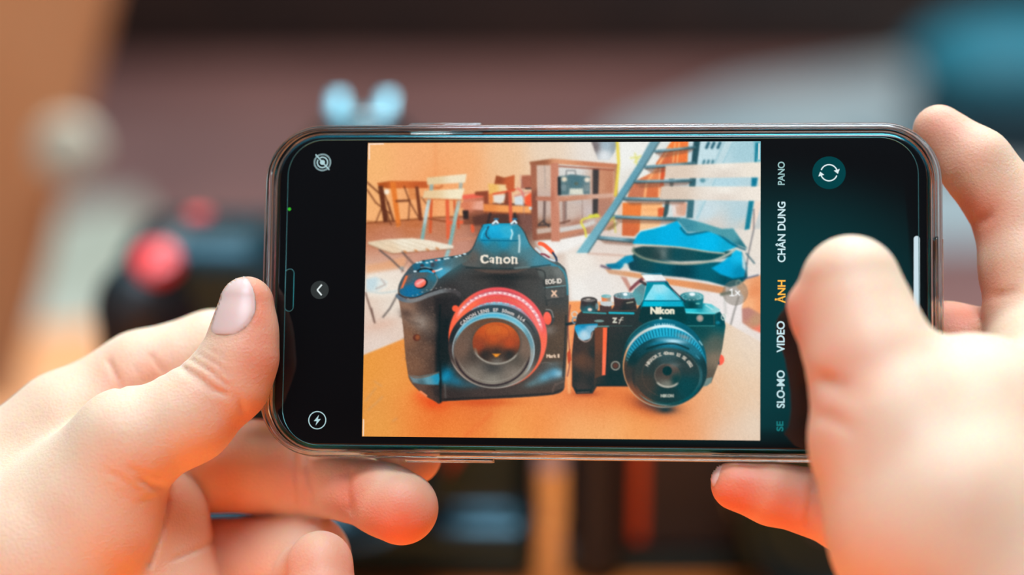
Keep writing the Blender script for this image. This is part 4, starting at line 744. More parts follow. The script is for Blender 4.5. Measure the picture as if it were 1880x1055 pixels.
# clear case: a ring around the phone with raised lips, and a back plate
def case_ring(bm):
    prof = [(142.7, 69.5, 10.5, -8.6), (146.2, 72.0, 12.3, -8.9), (146.9, 72.7, 12.6, -8.0), (147.2, 73.0, 12.8, -4.0), (146.9, 72.7, 12.6, 0.1), (146.2, 72.0, 12.3, 0.75), (145.0, 70.9, 11.7, 0.85), (144.2, 70.3, 11.3, 0.3), (143.4, 70.1, 11.0, -1.0), (143.4, 70.1, 11.0, -6.5)]
    loft(bm, [[(x, y, z) for x, y in rrect(w, h, r, 16)] for w, h, r, z in prof], loop=True)
bm = bmesh.new(); case_ring(bm); s_mm(bm); cs = obj('clear_case', bm, m_clear, ph, smooth_deg=60)
bm = bmesh.new(); slab(bm, (144.6, 71.2, 11.4), -9.6, -8.7, 0.2); s_mm(bm); obj('case_back', bm, m_clear, cs)
def button(name, cx, cy, w, h, m):
    bm = bmesh.new(); box(bm, (cx*MM, cy*MM, -0.0035), (w*MM, h*MM, 0.003), 0.0006, None, 3); obj(name, bm, m, cs)
button('side_button_cover', -34.0, 36.75, 16.5, 1.1, m_clear); button('volume_button_cover', -31.9, -36.75, 19.6, 1.1, m_clear); button('charging_port_lip', 73.5, 2.0, 0.7, 20.0, m_clear)
bm = bmesh.new(); slab(bm, (26, 30, 7), -10.6, -8.0, 0.6); bmesh.ops.translate(bm, vec=(-52, 16, 0), verts=bm.verts[:]); s_mm(bm); cb = obj('camera_bump', bm, m_glass, ph)
for x, y in ((-58, 24), (-58, 9), (-46, 16)):
    bm = bmesh.new(); lathe(bm, [(5.2, -10.4), (5.2, -11.6), (4.4, -11.8), (4.0, -11.2), (0.4, -11.1)], 32, c=(x, y, 0)); s_mm(bm); obj('rear_lens', bm, m_black, cb)

# ---------------------------------------------------------------- live picture: one fine sheet, split where the pictured things lie
A_ = [screen_mm(*p) for p in ((676, 262), (1396, 260), (1396, 808), (664.5, 801))]
x0, x1 = -50.77, 34.98; y0, y1 = -31.9, 32.43
NU, NV = 740, 556
us = np.linspace(x0, x1, NU); vs = np.linspace(y1, y0, NV); UU, VV = np.meshgrid(us, vs)
Mx = np.array(PHONE_IN_CAM); Q = np.stack([UU*MM, VV*MM, np.zeros_like(UU), np.ones_like(UU)], -1) @ Mx.T
SX = 940+FOC*Q[..., 0]/(-Q[..., 2]); SY = 527.5+FOC*Q[..., 1]/Q[..., 2]
def sample(A, X, Y):
    x = np.clip(X-PX0-0.5, 0, PW-1.001); y = np.clip(Y-PY0-0.5, 0, PH-1.001); i = y.astype(int); j = x.astype(int); a = (x-j)[..., None]; b = (y-i)[..., None]
    return (A[i, j]*(1-a)+A[i, j+1]*a)*(1-b)+(A[i+1, j]*(1-a)+A[i+1, j+1]*a)*b
CC = sample(CAN, SX, SY)
CC = np.where(CC <= 0.04045, CC/12.92, ((CC+0.055)/1.055)**2.4)
FX = np.clip(((SX[:-1, :-1]+SX[1:, 1:])/2-PX0).astype(int), 0, PW-1); FY = np.clip(((SY[:-1, :-1]+SY[1:, 1:])/2-PY0).astype(int), 0, PH-1)
FID = IDM[FY, FX]
m_disp = bpy.data.materials.new('display_picture'); m_disp.use_nodes = True; b_ = m_disp.node_tree.nodes['Principled BSDF']
at_ = m_disp.node_tree.nodes.new('ShaderNodeAttribute'); at_.attribute_name = 'picture'; at_.attribute_type = 'GEOMETRY'
m_disp.node_tree.links.new(at_.outputs['Color'], b_.inputs['Emission Color']); b_.inputs['Emission Strength'].default_value = 1.08
b_.inputs['Base Color'].default_value = (0.002, 0.002, 0.002, 1); b_.inputs['Roughness'].default_value = 0.05; b_.inputs['Specular IOR Level'].default_value = 0.3
VG = np.stack([UU*MM, VV*MM, np.full_like(UU, 0.03*MM)], -1).reshape(-1, 3); CG = CC.reshape(-1, 3)
idx = np.arange(NU*NV).reshape(NV, NU)
QF = np.stack([idx[:-1, :-1], idx[1:, :-1], idx[1:, 1:], idx[:-1, 1:]], -1)
def sheet(name, mask, parent):
    F = QF[mask]
    if not len(F): return None
    u, inv = np.unique(F, return_inverse=True); me = np_mesh(name, VG[u], inv.reshape(F.shape), False)
    ca = me.color_attributes.new('picture', 'FLOAT_COLOR', 'POINT'); c4 = np.ones((len(u), 4), np.float32); c4[:, :3] = CG[u]; ca.data.foreach_set('color', c4.ravel())
    return link(name, me, m_disp, parent)
pv = sheet('camera_preview', FID == 0, ph); pv['label'] = 'bright live picture of a cafe table filling the middle of the display'
seen = {}
labels = {'pictured_camera': ['big black camera with a red lens ring in the live picture', 'small black retro camera with an orange stripe in the live picture'], 'pictured_backpack': ['blue bag in the live picture'], 'pictured_stairs': ['grey blue stairs in the live picture'],
          'pictured_folding_chair': ['cream slatted folding chair in the live picture'], 'pictured_tabletop': ['orange tabletop in the live picture'], 'pictured_shelf_rack': ['brown wooden shelf rack in the live picture']}
for k, nm in enumerate(LAYERS):
    if k == 0: continue
    o = sheet(nm, FID == k, pv)
    if o and nm in labels: o['label'] = labels[nm][min(seen.get(nm, 0), len(labels[nm])-1)]; seen[nm] = seen.get(nm, 0)+1

# ---------------------------------------------------------------- words and icons of the camera app
def ui_text(name, s, px, py, cap, width, colr, strength=1.0, bold=0.0):
    cu = bpy.data.curves.new('t', 'FONT'); cu.body = s; cu.size = 1; cu.offset = bold; cu.extrude = 0.0
    o = bpy.data.objects.new('t', cu); COL.objects.link(o); dg = bpy.context.evaluated_depsgraph_get()
    me = bpy.data.meshes.new_from_object(o.evaluated_get(dg)); bpy.data.objects.remove(o); bpy.data.curves.remove(cu)
    C = np.array([v.co[:] for v in me.vertices]); lo, hi = C[:, 0].min(), C[:, 0].max()
    cx, cy = screen_mm(px, py); kx = width/(hi-lo); ky = cap/0.72
    for v, c in zip(me.vertices, C):
        u = (c[0]-(lo+hi)/2)*kx; w = (c[1]-0.36)*ky; v.co = ((cx-w)*MM, (cy+u)*MM, 0.03*MM)
    me.materials.clear(); me.update(); return link(name, me, emis(name+'_light', colr, strength), ph)
PXM = 0.1176
for s, x, y, cap, w, c, st in (('PANO', 1434, 318, 12.5, 43, srgb(170, 205, 205), 0.8), ('CHÂN DUNG', 1434.5, 425.5, 14, 111, srgb(205, 225, 230), 1), ('ẢNH', 1434.5, 535, 14, 42, srgb(255, 176, 40), 1.1), ('VIDEO', 1433, 618, 14, 57, srgb(200, 225, 230), 1), ('SLO-MO', 1433, 714, 14, 68, srgb(195, 220, 225), 1), ('SE', 1431.5, 782, 12, 18, srgb(30, 120, 120), 0.8)):
    ui_text('mode_word', s, x, y, cap*PXM, w*PXM, c, st, 0.022)
def ui(name, build, colr, st=1.0):
    bm = bmesh.new(); build(bm); s_mm(bm); return obj(name, bm, emis(name+'_light', colr, st), ph)
def ring(bm, c, r, w, a0=0, a1=360, z0=0.01, z1=0.05, n=40):
    full = a1-a0 >= 360; m = n if full else n+1; R = []
    for k in range(m):
        a = math.radians(a0+(a1-a0)*k/n); ca, sa = math.cos(a), math.sin(a)
        R.append([(c[0]+(r+d)*ca, c[1]+(r+d)*sa, z) for d, z in ((-w/2, z0), (w/2, z0), (w/2, z1), (-w/2, z1))])
    loft(bm, R, loop=full)
def bar(bm, a, b, w, z0=0.01, z1=0.055):
    a = Vector((*a, 0)); b = Vector((*b, 0)); d = (b-a).normalized(); n_ = Vector((-d.y, d.x, 0))*w/2
    P = [a-n_, b-n_, b+n_, a+n_]; loft(bm, [[(p.x, p.y, z0) for p in P], [(p.x, p.y, z1) for p in P]])
def plate(bm, P, z0=0.01, z1=0.05): loft(bm, [[(x, y, z0) for x, y in P], [(x, y, z1) for x, y in P]])
ic = srgb(190, 225, 230)
lx, ly = screen_mm(592, 298)
def live(bm):
    for k in range(44):
        a = math.radians(k*360/44); 
        if abs(((math.degrees(a)-135+180) % 360)-180) < 4: continue
        bar(bm, (lx+1.62*math.cos(a), ly+1.62*math.sin(a)), (lx+1.95*math.cos(a), ly+1.95*math.sin(a)), 0.13)
    ring(bm, (lx, ly), 1.15, 0.26, 150, 480); disc(bm, (lx, ly), 0.55, 0.01, 0.05); bar(bm, (lx-1.55, ly+1.75), (lx+1.55, ly-1.65), 0.26, 0.01, 0.07)
ui('live_photo_icon', live, ic, 0.85)
fx, fy = screen_mm(582.5, 771)
def flash(bm):
    ring(bm, (fx, fy), 1.88, 0.2); plate(bm, [(fx+0.35, fy+1.15), (fx-0.75, fy-0.2), (fx-0.1, fy-0.2), (fx-0.35, fy-1.15), (fx+0.75, fy+0.25), (fx+0.12, fy+0.25)])
ui('flash_icon', flash, ic, 0.9)
bx, by = screen_mm(587, 532)
ui('arrow_button', lambda bm: disc(bm, (bx, by), 2.0, 0.01, 0.02, 32), srgb(48, 52, 52))
ui('arrow_icon', lambda bm: (bar(bm, (bx+0.45, by+1.15), (bx-0.55, by), 0.3, 0.03, 0.06), bar(bm, (bx+0.45, by-1.15), (bx-0.55, by), 0.3, 0.03, 0.06)), srgb(230, 240, 240))
gx, gy = screen_mm(1522, 317)
ui('flip_button', lambda bm: disc(bm, (gx, gy), 3.55, 0.01, 0.02, 40), srgb(0, 42, 48), 0.6)
def flip(bm):
    for a in (20, 200):
        ring(bm, (gx, gy), 1.75, 0.26, a, a+140, 0.03, 0.06); e = math.radians(a-4 if True else 0)
        ex, ey = gx+1.75*math.cos(e), gy+1.75*math.sin(e); tx, ty = math.sin(e), -math.cos(e); rx, ry = math.cos(e), math.sin(e)
        plate(bm, [(ex+tx*0.75, ey+ty*0.75), (ex+rx*0.65-tx*0.15, ey+ry*0.65-ty*0.15), (ex-rx*0.65-tx*0.15, ey-ry*0.65-ty*0.15)], 0.03, 0.06)
ui('flip_icon', flip, srgb(226, 236, 238))
hx, hy = screen_mm(1683, 433); hx2, hy2 = screen_mm(1683, 622)
ui('home_bar', lambda bm: plate(bm, [(hx-0.62+0.62*(1-math.cos(math.pi*k/10)), hy-0.6+0.6*math.sin(math.pi*k/10)) for k in range(11)]+[(hx2+0.62, hy2), (hx2-0.62, hy2)]), srgb(205, 220, 228))
# ================================================================ the two hands, each one continuous surface grown from tapered bones
def P3(px, py, dz):
    z = 460.4+dz; return np.array([(px-940)/FOC*z, -(py-527.5)/FOC*z, -z])           # mm in camera space
def RR(r, dz): return r*(460.4+dz)/FOC
def round_cone(Q, a, b, r1, r2):
    ba = b-a; l2 = (ba*ba).sum(); rr = r1-r2; a2 = max(l2-rr*rr, 1e-6); il2 = 1/l2
    pa = Q-a; y = pa@ba; z = y-l2; w = pa*l2-y[:, None]*ba; x2 = (w*w).sum(1); y2 = y*y*l2; z2 = z*z*l2
    k = np.sign(rr)*rr*rr*x2
    d = (np.sqrt(x2*a2*il2)+y*rr)*il2-r1
    c1 = np.sign(z)*a2*z2 > k; c2 = np.sign(y)*a2*y2 < k
    d = np.where(c2, np.sqrt(np.maximum(x2+y2, 0))*il2-r1, d); d = np.where(c1, np.sqrt(np.maximum(x2+z2, 0))*il2-r2, d)
    return d
def smin(a, b, k):
    h = np.clip(0.5+0.5*(b-a)/k, 0, 1); return b*(1-h)+a*h-k*h*(1-h)
def chain_sdf(Q, C, k=2.0):
    d = None
    for (x0, y0, z0, r0), (x1, y1, z1, r1) in zip(C[:-1], C[1:]):
        e = round_cone(Q, P3(x0, y0, z0), P3(x1, y1, z1), RR(r0, z0), RR(r1, z1)); d = e if d is None else smin(d, e, k)
    return d
def crease_term(Q, creases):
    z = -Q[:, 2]; px = 940+FOC*Q[:, 0]/z; py = 527.5-FOC*Q[:, 1]/z; out = np.zeros(len(Q))
    for pts, w, dep, zmax in creases:
        P = smooth(pts, 4, False); x0, y0 = P.min(0)-4*w; x1, y1 = P.max(0)+4*w
        m = (px > x0) & (px < x1) & (py > y0) & (py < y1) & (z-460.4 < zmax)
        if m.any():
            d = sd_line(px[m], py[m], P); e0 = np.hypot(px[m]-P[0, 0], py[m]-P[0, 1]); e1 = np.hypot(px[m]-P[-1, 0], py[m]-P[-1, 1])
            fade = np.clip(np.minimum(e0, e1)/(2.5*w), 0.15, 1); out[m] += dep*fade*np.exp(-(d/w)**2)
    return out
def hand_sdf(Q, H):
    body = None
    for C, k in H['palm']:
        e = chain_sdf(Q, C, k); body = e if body is None else smin(body, e, 7.0)
    for C, kin, kout in H['fingers']:
        body = smin(body, chain_sdf(Q, C, kin), kout)
    body = body+crease_term(Q, H['creases'])
    L = (Q-PH_T) @ PH_R                                  # flesh yields where it is pressed against the phone
    x = np.abs(L[:, 0])-73.5+12.6; y = np.abs(L[:, 1])-36.45+12.6
    d2 = np.hypot(np.maximum(x, 0), np.maximum(y, 0))+np.minimum(np.maximum(x, y), 0)-12.6; dz = np.abs(L[:, 2]+4.4)-5.4
    pd = np.hypot(np.maximum(d2+0.8, 0), np.maximum(dz+0.8, 0))+np.minimum(np.maximum(d2, dz)+0.8, 0)-0.8
    return -smin(-body, pd, 0.8)
PH_T = np.array(PHONE_IN_CAM.translation)*1000; PH_R = np.array(PHONE_IN_CAM.to_3x3())
def surface_nets(F, lo, h):
    S = F < 0; c = np.zeros(tuple(n-1 for n in F.shape), np.int8)
    for i in (0, 1):
        for j in (0, 1):
            for k in (0, 1): c += S[i:F.shape[0]-1+i, j:F.shape[1]-1+j, k:F.shape[2]-1+k]
    I = np.argwhere((c > 0) & (c < 8)); idx = np.full(c.shape, -1, np.int64); idx[tuple(I.T)] = np.arange(len(I))
    acc = np.zeros((len(I), 3)); cnt = np.zeros(len(I))
    cor = [(i, j, k) for i in (0, 1) for j in (0, 1) for k in (0, 1)]
    val = {q: F[I[:, 0]+q[0], I[:, 1]+q[1], I[:, 2]+q[2]] for q in cor}
    for a in cor:
        for ax in range(3):
            if a[ax] == 0:
                b = tuple(a[t]+(t == ax) for t in range(3)); va, vb = val[a], val[b]; m = (va < 0) != (vb < 0)
                t = va/np.where(m, va-vb, 1); p = np.array(a, float)+np.zeros((len(I), 3)); p[:, ax] += t; acc[m] += p[m]; cnt[m] += 1
    V = lo+(I+acc/cnt[:, None])*h; faces = []
    for ax in range(3):
        o1, o2 = [t for t in range(3) if t != ax]
        A = np.take(S, range(S.shape[ax]-1), ax); B = np.take(S, range(1, S.shape[ax]), ax)
        E = np.argwhere(A != B); ok = (E[:, o1] > 0) & (E[:, o2] > 0) & (E[:, o1] < S.shape[o1]-1) & (E[:, o2] < S.shape[o2]-1); E = E[ok]
        flip = A[tuple(E.T)]; q = []
        for d1, d2 in ((0, 0), (-1, 0), (-1, -1), (0, -1)):
            G = E.copy(); G[:, o1] += d1; G[:, o2] += d2; q.append(idx[tuple(G.T)])
        q = np.stack(q, 1)
        if ax == 1: flip = ~flip
        q[~flip] = q[~flip][:, ::-1]; faces.append(q)
    return V, np.concatenate(faces)
def grow_hand(H, h):
    pts = [(P3(x, y, z), RR(r, z)) for C in [c[0] for c in H['palm']]+[c[0] for c in H['fingers']] for x, y, z, r in C]
    lo = np.min([p-r for p, r in pts], 0)-3*h; hi = np.max([p+r for p, r in pts], 0)+3*h
    B = 8; n = np.ceil((hi-lo)/h/B).astype(int)*B+1
    ctr = [lo[t]+(np.arange((n[t]-1)//B)*B+B/2)*h for t in range(3)]
    G = np.stack(np.meshgrid(*ctr, indexing='ij'), -1); sh = G.shape[:3]; cf = hand_sdf(G.reshape(-1, 3), H).reshape(sh)
    F = np.ones(tuple(n), np.float32)
    up = np.where(cf < 0, -5.0, 5.0); F[:-1, :-1, :-1] = np.repeat(np.repeat(np.repeat(up, B, 0), B, 1), B, 2)
    act = np.argwhere(np.abs(cf) < B*h*0.5*1.75*1.35+1.0); r = np.arange(B+1); off = np.stack(np.meshgrid(r, r, r, indexing='ij'), -1).reshape(-1, 3)
    for s in range(0, len(act), 400):
        a = act[s:s+400]; J = (a[:, None, :]*B+off[None]).reshape(-1, 3); F[tuple(J.T)] = hand_sdf(lo+J*h, H)
    V, Fq = surface_nets(F, lo, h)
    g = np.zeros_like(V)                                  # keep the largest piece only is not needed: all bones overlap
    return V, Fq
LEFT = dict(
 palm=[([(150, 955, 4, 150), (60, 1040, 4, 170), (-120, 1120, 8, 190), (-420, 1330, -8, 215), (-900, 1600, -50, 262), (-1500, 1900, -110, 320)], 4),
       ([(290, 950, 17, 95), (275, 1100, 16, 128), (120, 1180, 16, 150), (-60, 1120, 14, 170)], 4),
       ([(120, 800, 22, 116), (0, 920, 20, 140), (-80, 1050, 16, 170)], 4), ([(250, 830, 28, 86), (240, 1000, 30, 96), (230, 1180, 28, 92)], 4)],
 fingers=[([(150, 940, 4, 140), (232, 815, -1, 100), (345, 765, 0, 84), (418, 700, 1, 75), (441, 655, 1, 67), (449, 607, 2, 58), (453, 557, 3, 50)], 2.4, 3.0),
          ([(140, 792, 24, 112), (262, 700, 28, 92), (392, 655, 31, 84), (560, 690, 29, 70), (690, 765, 24, 64), (757, 836, 18, 54)], 2.0, 3.5),
          ([(300, 865, 27, 80), (470, 856, 27, 84), (545, 864, 25, 81), (642, 893, 14, 62), (708, 918, 7, 66), (737, 932, 4, 68)], 1.6, 1.0),
          ([(300, 1035, 27, 82), (470, 1036, 27, 86), (562, 1022, 22, 82)], 1.0, 0.8),
          ([(560, 1060, 16, 62), (588, 1034, -1, 57), (592, 1090, -4, 64)], 1.5, 0.7),
          ([(290, 1190, 25, 78), (440, 1200, 25, 76), (520, 1200, 15, 68), (530, 1230, 2, 52)], 1.2, 1.0)],
 creases=[([(327, 671), (360, 690), (395, 715), (425, 727)], 5.5, 0.75, 12), ([(345, 658), (378, 676), (408, 700), (425, 712)], 4, 0.55, 12), ([(362, 650), (392, 664), (412, 682), (420, 694)], 3.2, 0.4, 12), ([(335, 684), (365, 706), (400, 726)], 3, 0.3, 12), ([(378, 640), (402, 650), (418, 666)], 3, 0.3, 12),
          ([(436, 730), (443, 748), (450, 764)], 5, 0.5, 12), ([(196, 655), (208, 680), (218, 700), (224, 722)], 5, 0.7, 40), ([(272, 645), (288, 668), (306, 688)], 4.5, 0.55, 45), ([(240, 660), (255, 690), (262, 712)], 6, 0.2, 45), ([(222, 716), (250, 712), (300, 690)], 9, 0.4, 40),
          ([(312, 898), (280, 890), (245, 872)], 8, 0.7, 20), ([(190, 862), (225, 880), (262, 908)], 5, 0.28, 12), ([(230, 855), (262, 868), (300, 876)], 4, 0.3, 12), ([(250, 925), (280, 915), (304, 905)], 4, 0.25, 12), ([(308, 900), (303, 940), (292, 985), (268, 1050)], 7, 0.9, 20),
          ([(398, 990), (360, 1010), (310, 1030)], 5, 0.5, 30), ([(536, 792), (543, 860), (552, 935)], 6, 0.55, 40), ([(556, 800), (566, 865), (580, 930)], 5, 0.45, 40), ([(645, 852), (640, 900), (648, 952)], 7, 0.9, 25), ([(632, 860), (628, 900), (634, 945)], 5, 0.3, 25),
          ([(452, 596), (468, 578), (470, 552), (458, 521), (446, 507)], 3.4, 0.16, 12), ([(386, 616), (420, 615), (447, 606), (455, 592)], 3.2, 0.16, 12), ([(560, 1000), (590, 985), (620, 1000)], 4, 0.0, 12)],
 flush=[(452, 560, -3, 9, .9), (480, 640, -4, 8, .7), (410, 690, -6, 7, .35), (735, 960, 0, 10, 1.0), (660, 900, 6, 8, .9), (590, 1060, -4, 9, .8), (300, 900, 6, 9, .5), (757, 850, 18, 9, .6), (215, 700, 18, 8, .5), (290, 690, 20, 8, .5), (450, 760, 0, 6, .7), (545, 870, 16, 9, .4), (400, 960, 22, 14, .5)])
RIGHT = dict(
 palm=[([(1662, 830, -40, 165), (1750, 960, -44, 225), (1900, 1120, -44, 270), (2350, 1440, -75, 300), (2750, 1700, -110, 340), (3450, 2100, -170, 420)], 4),
       ([(1785, 800, -34, 190), (1880, 850, -26, 200), (2000, 1000, -30, 250)], 4), ([(1905, 660, -10, 100), (1960, 820, -8, 130), (2020, 1000, -20, 180)], 4)],
 fingers=[([(1700, 860, -40, 160), (1648, 790, -40, 150), (1603, 672, -36, 118), (1576, 600, -32, 106), (1562, 524, -30, 93)], 3.0, 5.0),
          ([(1500, 556, -30, 40), (1482, 560, -29, 35), (1486, 585, -30, 34)], 1.5, 2.6),
          ([(1925, 690, -6, 105), (1896, 590, 0, 88), (1880, 490, 4, 80), (1866, 398, 8, 77), (1792, 302, 9, 66), (1724, 240, 12, 48)], 2.0, 4.0),
          ([(1950, 720, 0, 100), (1880, 655, 8, 84), (1740, 622, 13, 66), (1600, 640, 15, 60)], 2.0, 2.5),
          ([(1950, 820, -2, 95), (1860, 800, 8, 80), (1720, 780, 12, 62), (1580, 800, 13, 56)], 2.0, 2.5),
          ([(1760, 1060, -26, 110), (1640, 1000, -18, 78), (1560, 955, -8, 62), (1484, 920, -4, 59), (1420, 905, -3, 58), (1352, 890, -3, 47)], 1.8, 3.0)],
 creases=[([(1497, 872), (1490, 915), (1480, 972)], 6, 0.8, 10), ([(1790, 412), (1812, 400), (1830, 384)], 8, 0.9, 20), ([(1812, 546), (1845, 540), (1875, 528)], 8, 0.9, 20), ([(1740, 345), (1752, 330), (1762, 318)], 6, 0.3, 20), ([(1480, 690), (1520, 700), (1570, 720)], 16, 1.2, 0), ([(1482, 760), (1530, 770), (1580, 800)], 14, 0.7, 0), ([(1790, 575), (1800, 588), (1802, 600)], 4, 0.6, 30)],
 flush=[(1352, 900, -6, 10, .9), (1440, 940, -6, 10, .8), (1720, 250, 8, 10, .6), (1790, 400, 4, 9, .9), (1815, 545, 2, 9, .9), (1480, 570, -34, 9, .7), (1520, 700, -45, 12, .5), (1760, 585, 8, 9, .9), (1750, 300, 4, 9, .5)])
def skin_material():
    m = bpy.data.materials.new('skin'); m.use_nodes = True; nt = m.node_tree; b = nt.nodes['Principled BSDF']
    at = nt.nodes.new('ShaderNodeAttribute'); at.attribute_name = 'flush'; at.attribute_type = 'GEOMETRY'
    tc = nt.nodes.new('ShaderNodeTexCoord'); n1 = nt.nodes.new('ShaderNodeTexNoise'); n1.inputs['Scale'].default_value = 90; n1.inputs['Detail'].default_value = 3
    n2 = nt.nodes.new('ShaderNodeTexNoise'); n2.inputs['Scale'].default_value = 2600; n2.inputs['Detail'].default_value = 2
    vo = nt.nodes.new('ShaderNodeTexVoronoi'); vo.inputs['Scale'].default_value = 1500
    L = nt.links.new
    for q in (n1, n2, vo): L(tc.outputs['Object'], q.inputs['Vector'])
    ad = nt.nodes.new('ShaderNodeMath'); ad.operation = 'MULTIPLY_ADD'; L(n1.outputs['Fac'], ad.inputs[0]); ad.inputs[1].default_value = 0.5; ad.inputs[2].default_value = -0.22
    a2 = nt.nodes.new('ShaderNodeMath'); a2.operation = 'ADD'; a2.use_clamp = True; L(ad.outputs[0], a2.inputs[0]); L(at.outputs['Fac'], a2.inputs[1])
    mx = nt.nodes.new('ShaderNodeMix'); mx.data_type = 'RGBA'; L(a2.outputs[0], mx.inputs[0]); mx.inputs[6].default_value = (*srgb(236, 196, 164), 1); mx.inputs[7].default_value = (*srgb(230, 126, 92), 1)
    L(mx.outputs[2], b.inputs['Base Color']); b.inputs['Roughness'].default_value = 0.5; b.inputs['Specular IOR Level'].default_value = 0.35
    b.inputs['Subsurface Weight'].default_value = 1.0; b.inputs['Subsurface Radius'].default_value = (1.0, 0.32, 0.14); b.inputs['Subsurface Scale'].default_value = 0.0022
    hb = nt.nodes.new('ShaderNodeMath'); hb.operation = 'ADD'; L(vo.outputs['Distance'], hb.inputs[0]); L(n2.outputs['Fac'], hb.inputs[1])
    bp = nt.nodes.new('ShaderNodeBump'); bp.inputs['Strength'].default_value = 0.6; bp.inputs['Distance'].default_value = 0.00012; L(hb.outputs[0], bp.inputs['Height']); L(bp.outputs[0], b.inputs['Normal'])
    return m
m_skin = skin_material()
m_nail = mat('fingernail', srgb(238, 184, 170), 0.42, 0.0, Subsurface_Weight=0.6, Subsurface_Scale=0.0015)
def hand_object(name, H, h, base, label):
    V, Fq = grow_hand(H, h); o0 = P3(*base)
    fl = np.zeros(len(V))
    for x, y, z, r, a in H['flush']: fl = np.maximum(fl, a*np.exp(-((V-P3(x, y, z))**2).sum(1)/r**2))
    me = np_mesh(name, (V-o0)*0.001, Fq); a = me.attributes.new('flush', 'FLOAT', 'POINT'); a.data.foreach_set('value', fl.astype(np.float32))
    o = link(name, me, m_skin); o.matrix_world = RIG @ Matrix.Translation(Vector(o0*0.001)); tag(o, label, 'hand'); return o, o0
def nail(parent, H, o0, outline, dz0, lift=0.16, n=26):
    """a thin curved plate laid on the finger's surface inside an outline seen from the front"""
    P = smooth(outline, 5); lo, hi = P.min(0), P.max(0); gx, gy = np.meshgrid(np.linspace(lo[0]-2, hi[0]+2, n), np.linspace(lo[1]-2, hi[1]+2, n))
    sd = sd_poly(gx, gy, P).ravel(); X = gx.ravel(); Y = gy.ravel(); D = np.stack([(X-940)/FOC, -(Y-527.5)/FOC, -np.ones_like(X)], 1); t = np.full(len(X), 460.4+dz0)
    H2 = dict(H); H2['creases'] = []
    for _ in range(40): t += np.clip(hand_sdf(D*t[:, None], H2), -3, 3)*0.8
    S = D*t[:, None]; e = 0.2; g = np.stack([hand_sdf(S+np.eye(3)[k]*e, H2)-hand_sdf(S-np.eye(3)[k]*e, H2) for k in range(3)], 1); g /= np.linalg.norm(g, axis=1)[:, None]+1e-9
    up = lift*np.clip(-sd/4, -1.6, 1)[:, None]; T = S+g*up; idx = np.arange(n*n).reshape(n, n)
    F = np.stack([idx[:-1, :-1], idx[1:, :-1], idx[1:, 1:], idx[:-1, 1:]], -1).reshape(-1, 4); okv = (sd < 7) & (np.abs(hand_sdf(S, H2)) < 0.3); F = F[okv[F].all(1)]
    u, inv = np.unique(F, return_inverse=True); me = np_mesh('fingernail', (T[u]-o0)*0.001, inv.reshape(F.shape)); o = link('fingernail', me, m_nail, parent)
    md = o.modifiers.new('thickness', 'SOLIDIFY'); md.thickness = 0.0004; md.offset = -1; md.use_rim = True; return o
lh, lo0 = hand_object('left_hand', LEFT, 0.62, (60, 1040, 4), 'left hand gripping the end of the phone, thumb raised beside its edge')
nail(lh, LEFT, lo0, [(444, 505), (425, 510), (408, 530), (398, 560), (390, 590), (388, 607), (405, 613), (430, 610), (448, 600), (462, 582), (468, 560), (463, 535), (455, 515)], -2)
rh, ro0 = hand_object('right_hand', RIGHT, 0.9, (1900, 1120, -44), 'right hand at the phone shutter end, blurred thumb over the screen')
nail(rh, RIGHT, ro0, [(1312, 848), (1305, 862), (1303, 878), (1309, 892), (1316, 880), (1322, 862), (1326, 848)], -6, 0.3, 16)
# ================================================================ the two real cameras standing on the table, out of focus
m_rub = noise_mix(mat('black_leatherette', (0.012, 0.011, 0.011), 0.45), (0.008, 0.007, 0.007), (0.018, 0.016, 0.015), 900, 2, bump=0.25)
m_mag = mat('black_magnesium_blue_sheen', (0.03, 0.06, 0.07), 0.33, 0.85)  # black metal, its bluish reflections tinted into the base colour
m_gl2 = mat('coated_lens_glass', (0.03, 0.012, 0.004), 0.03, 0.0, Coat_Weight=1.0)
m_red = mat('red_button_plastic', srgb(244, 70, 66), 0.35)
m_redm = mat('orange_red_anodised_ring', srgb(232, 66, 36), 0.3)
m_sil = mat('bright_silver_metal', (0.75, 0.76, 0.76), 0.22, 1.0)
m_blu = mat('cyan_glint_rail', (0.24, 0.52, 0.6), 0.45, 0.7)  # silver rails with the cyan of their sky glints put into the colour
m_wht = mat('white_print', (0.75, 0.72, 0.66), 0.5)
m_orl = mat('orange_leather', srgb(206, 70, 18), 0.5)
def rbox(Q, c, s, r):
    q = np.abs(Q-np.array(c))-np.array(s)/2+r; return np.linalg.norm(np.maximum(q, 0), axis=-1)+np.minimum(q.max(-1), 0)-r
def cyl(Q, c, r, h, ax, rd=0.5):
    p = Q-np.array(c); o = [t for t in range(3) if t != ax]; d = np.stack([np.hypot(p[..., o[0]], p[..., o[1]])-r+rd, np.abs(p[..., ax])-h/2+rd], -1)
    return np.minimum(d.max(-1), 0)+np.linalg.norm(np.maximum(d, 0), axis=-1)-rd
def cone(Q, a, b, r1, r2):
    s = Q.shape[:-1]; return round_cone(Q.reshape(-1, 3), np.array(a, float), np.array(b, float), r1, r2).reshape(s)
def carve(name, fn, lo, hi, h, m, parent):
    lo = np.array(lo, float); n = np.ceil((np.array(hi)-lo)/h).astype(int)+1
    G = np.stack(np.meshgrid(*[lo[t]+np.arange(n[t])*h for t in range(3)], indexing='ij'), -1)
    V, F = surface_nets(fn(G).astype(np.float32), lo, h); return link(name, np_mesh(name, V*0.001, F), m, parent)
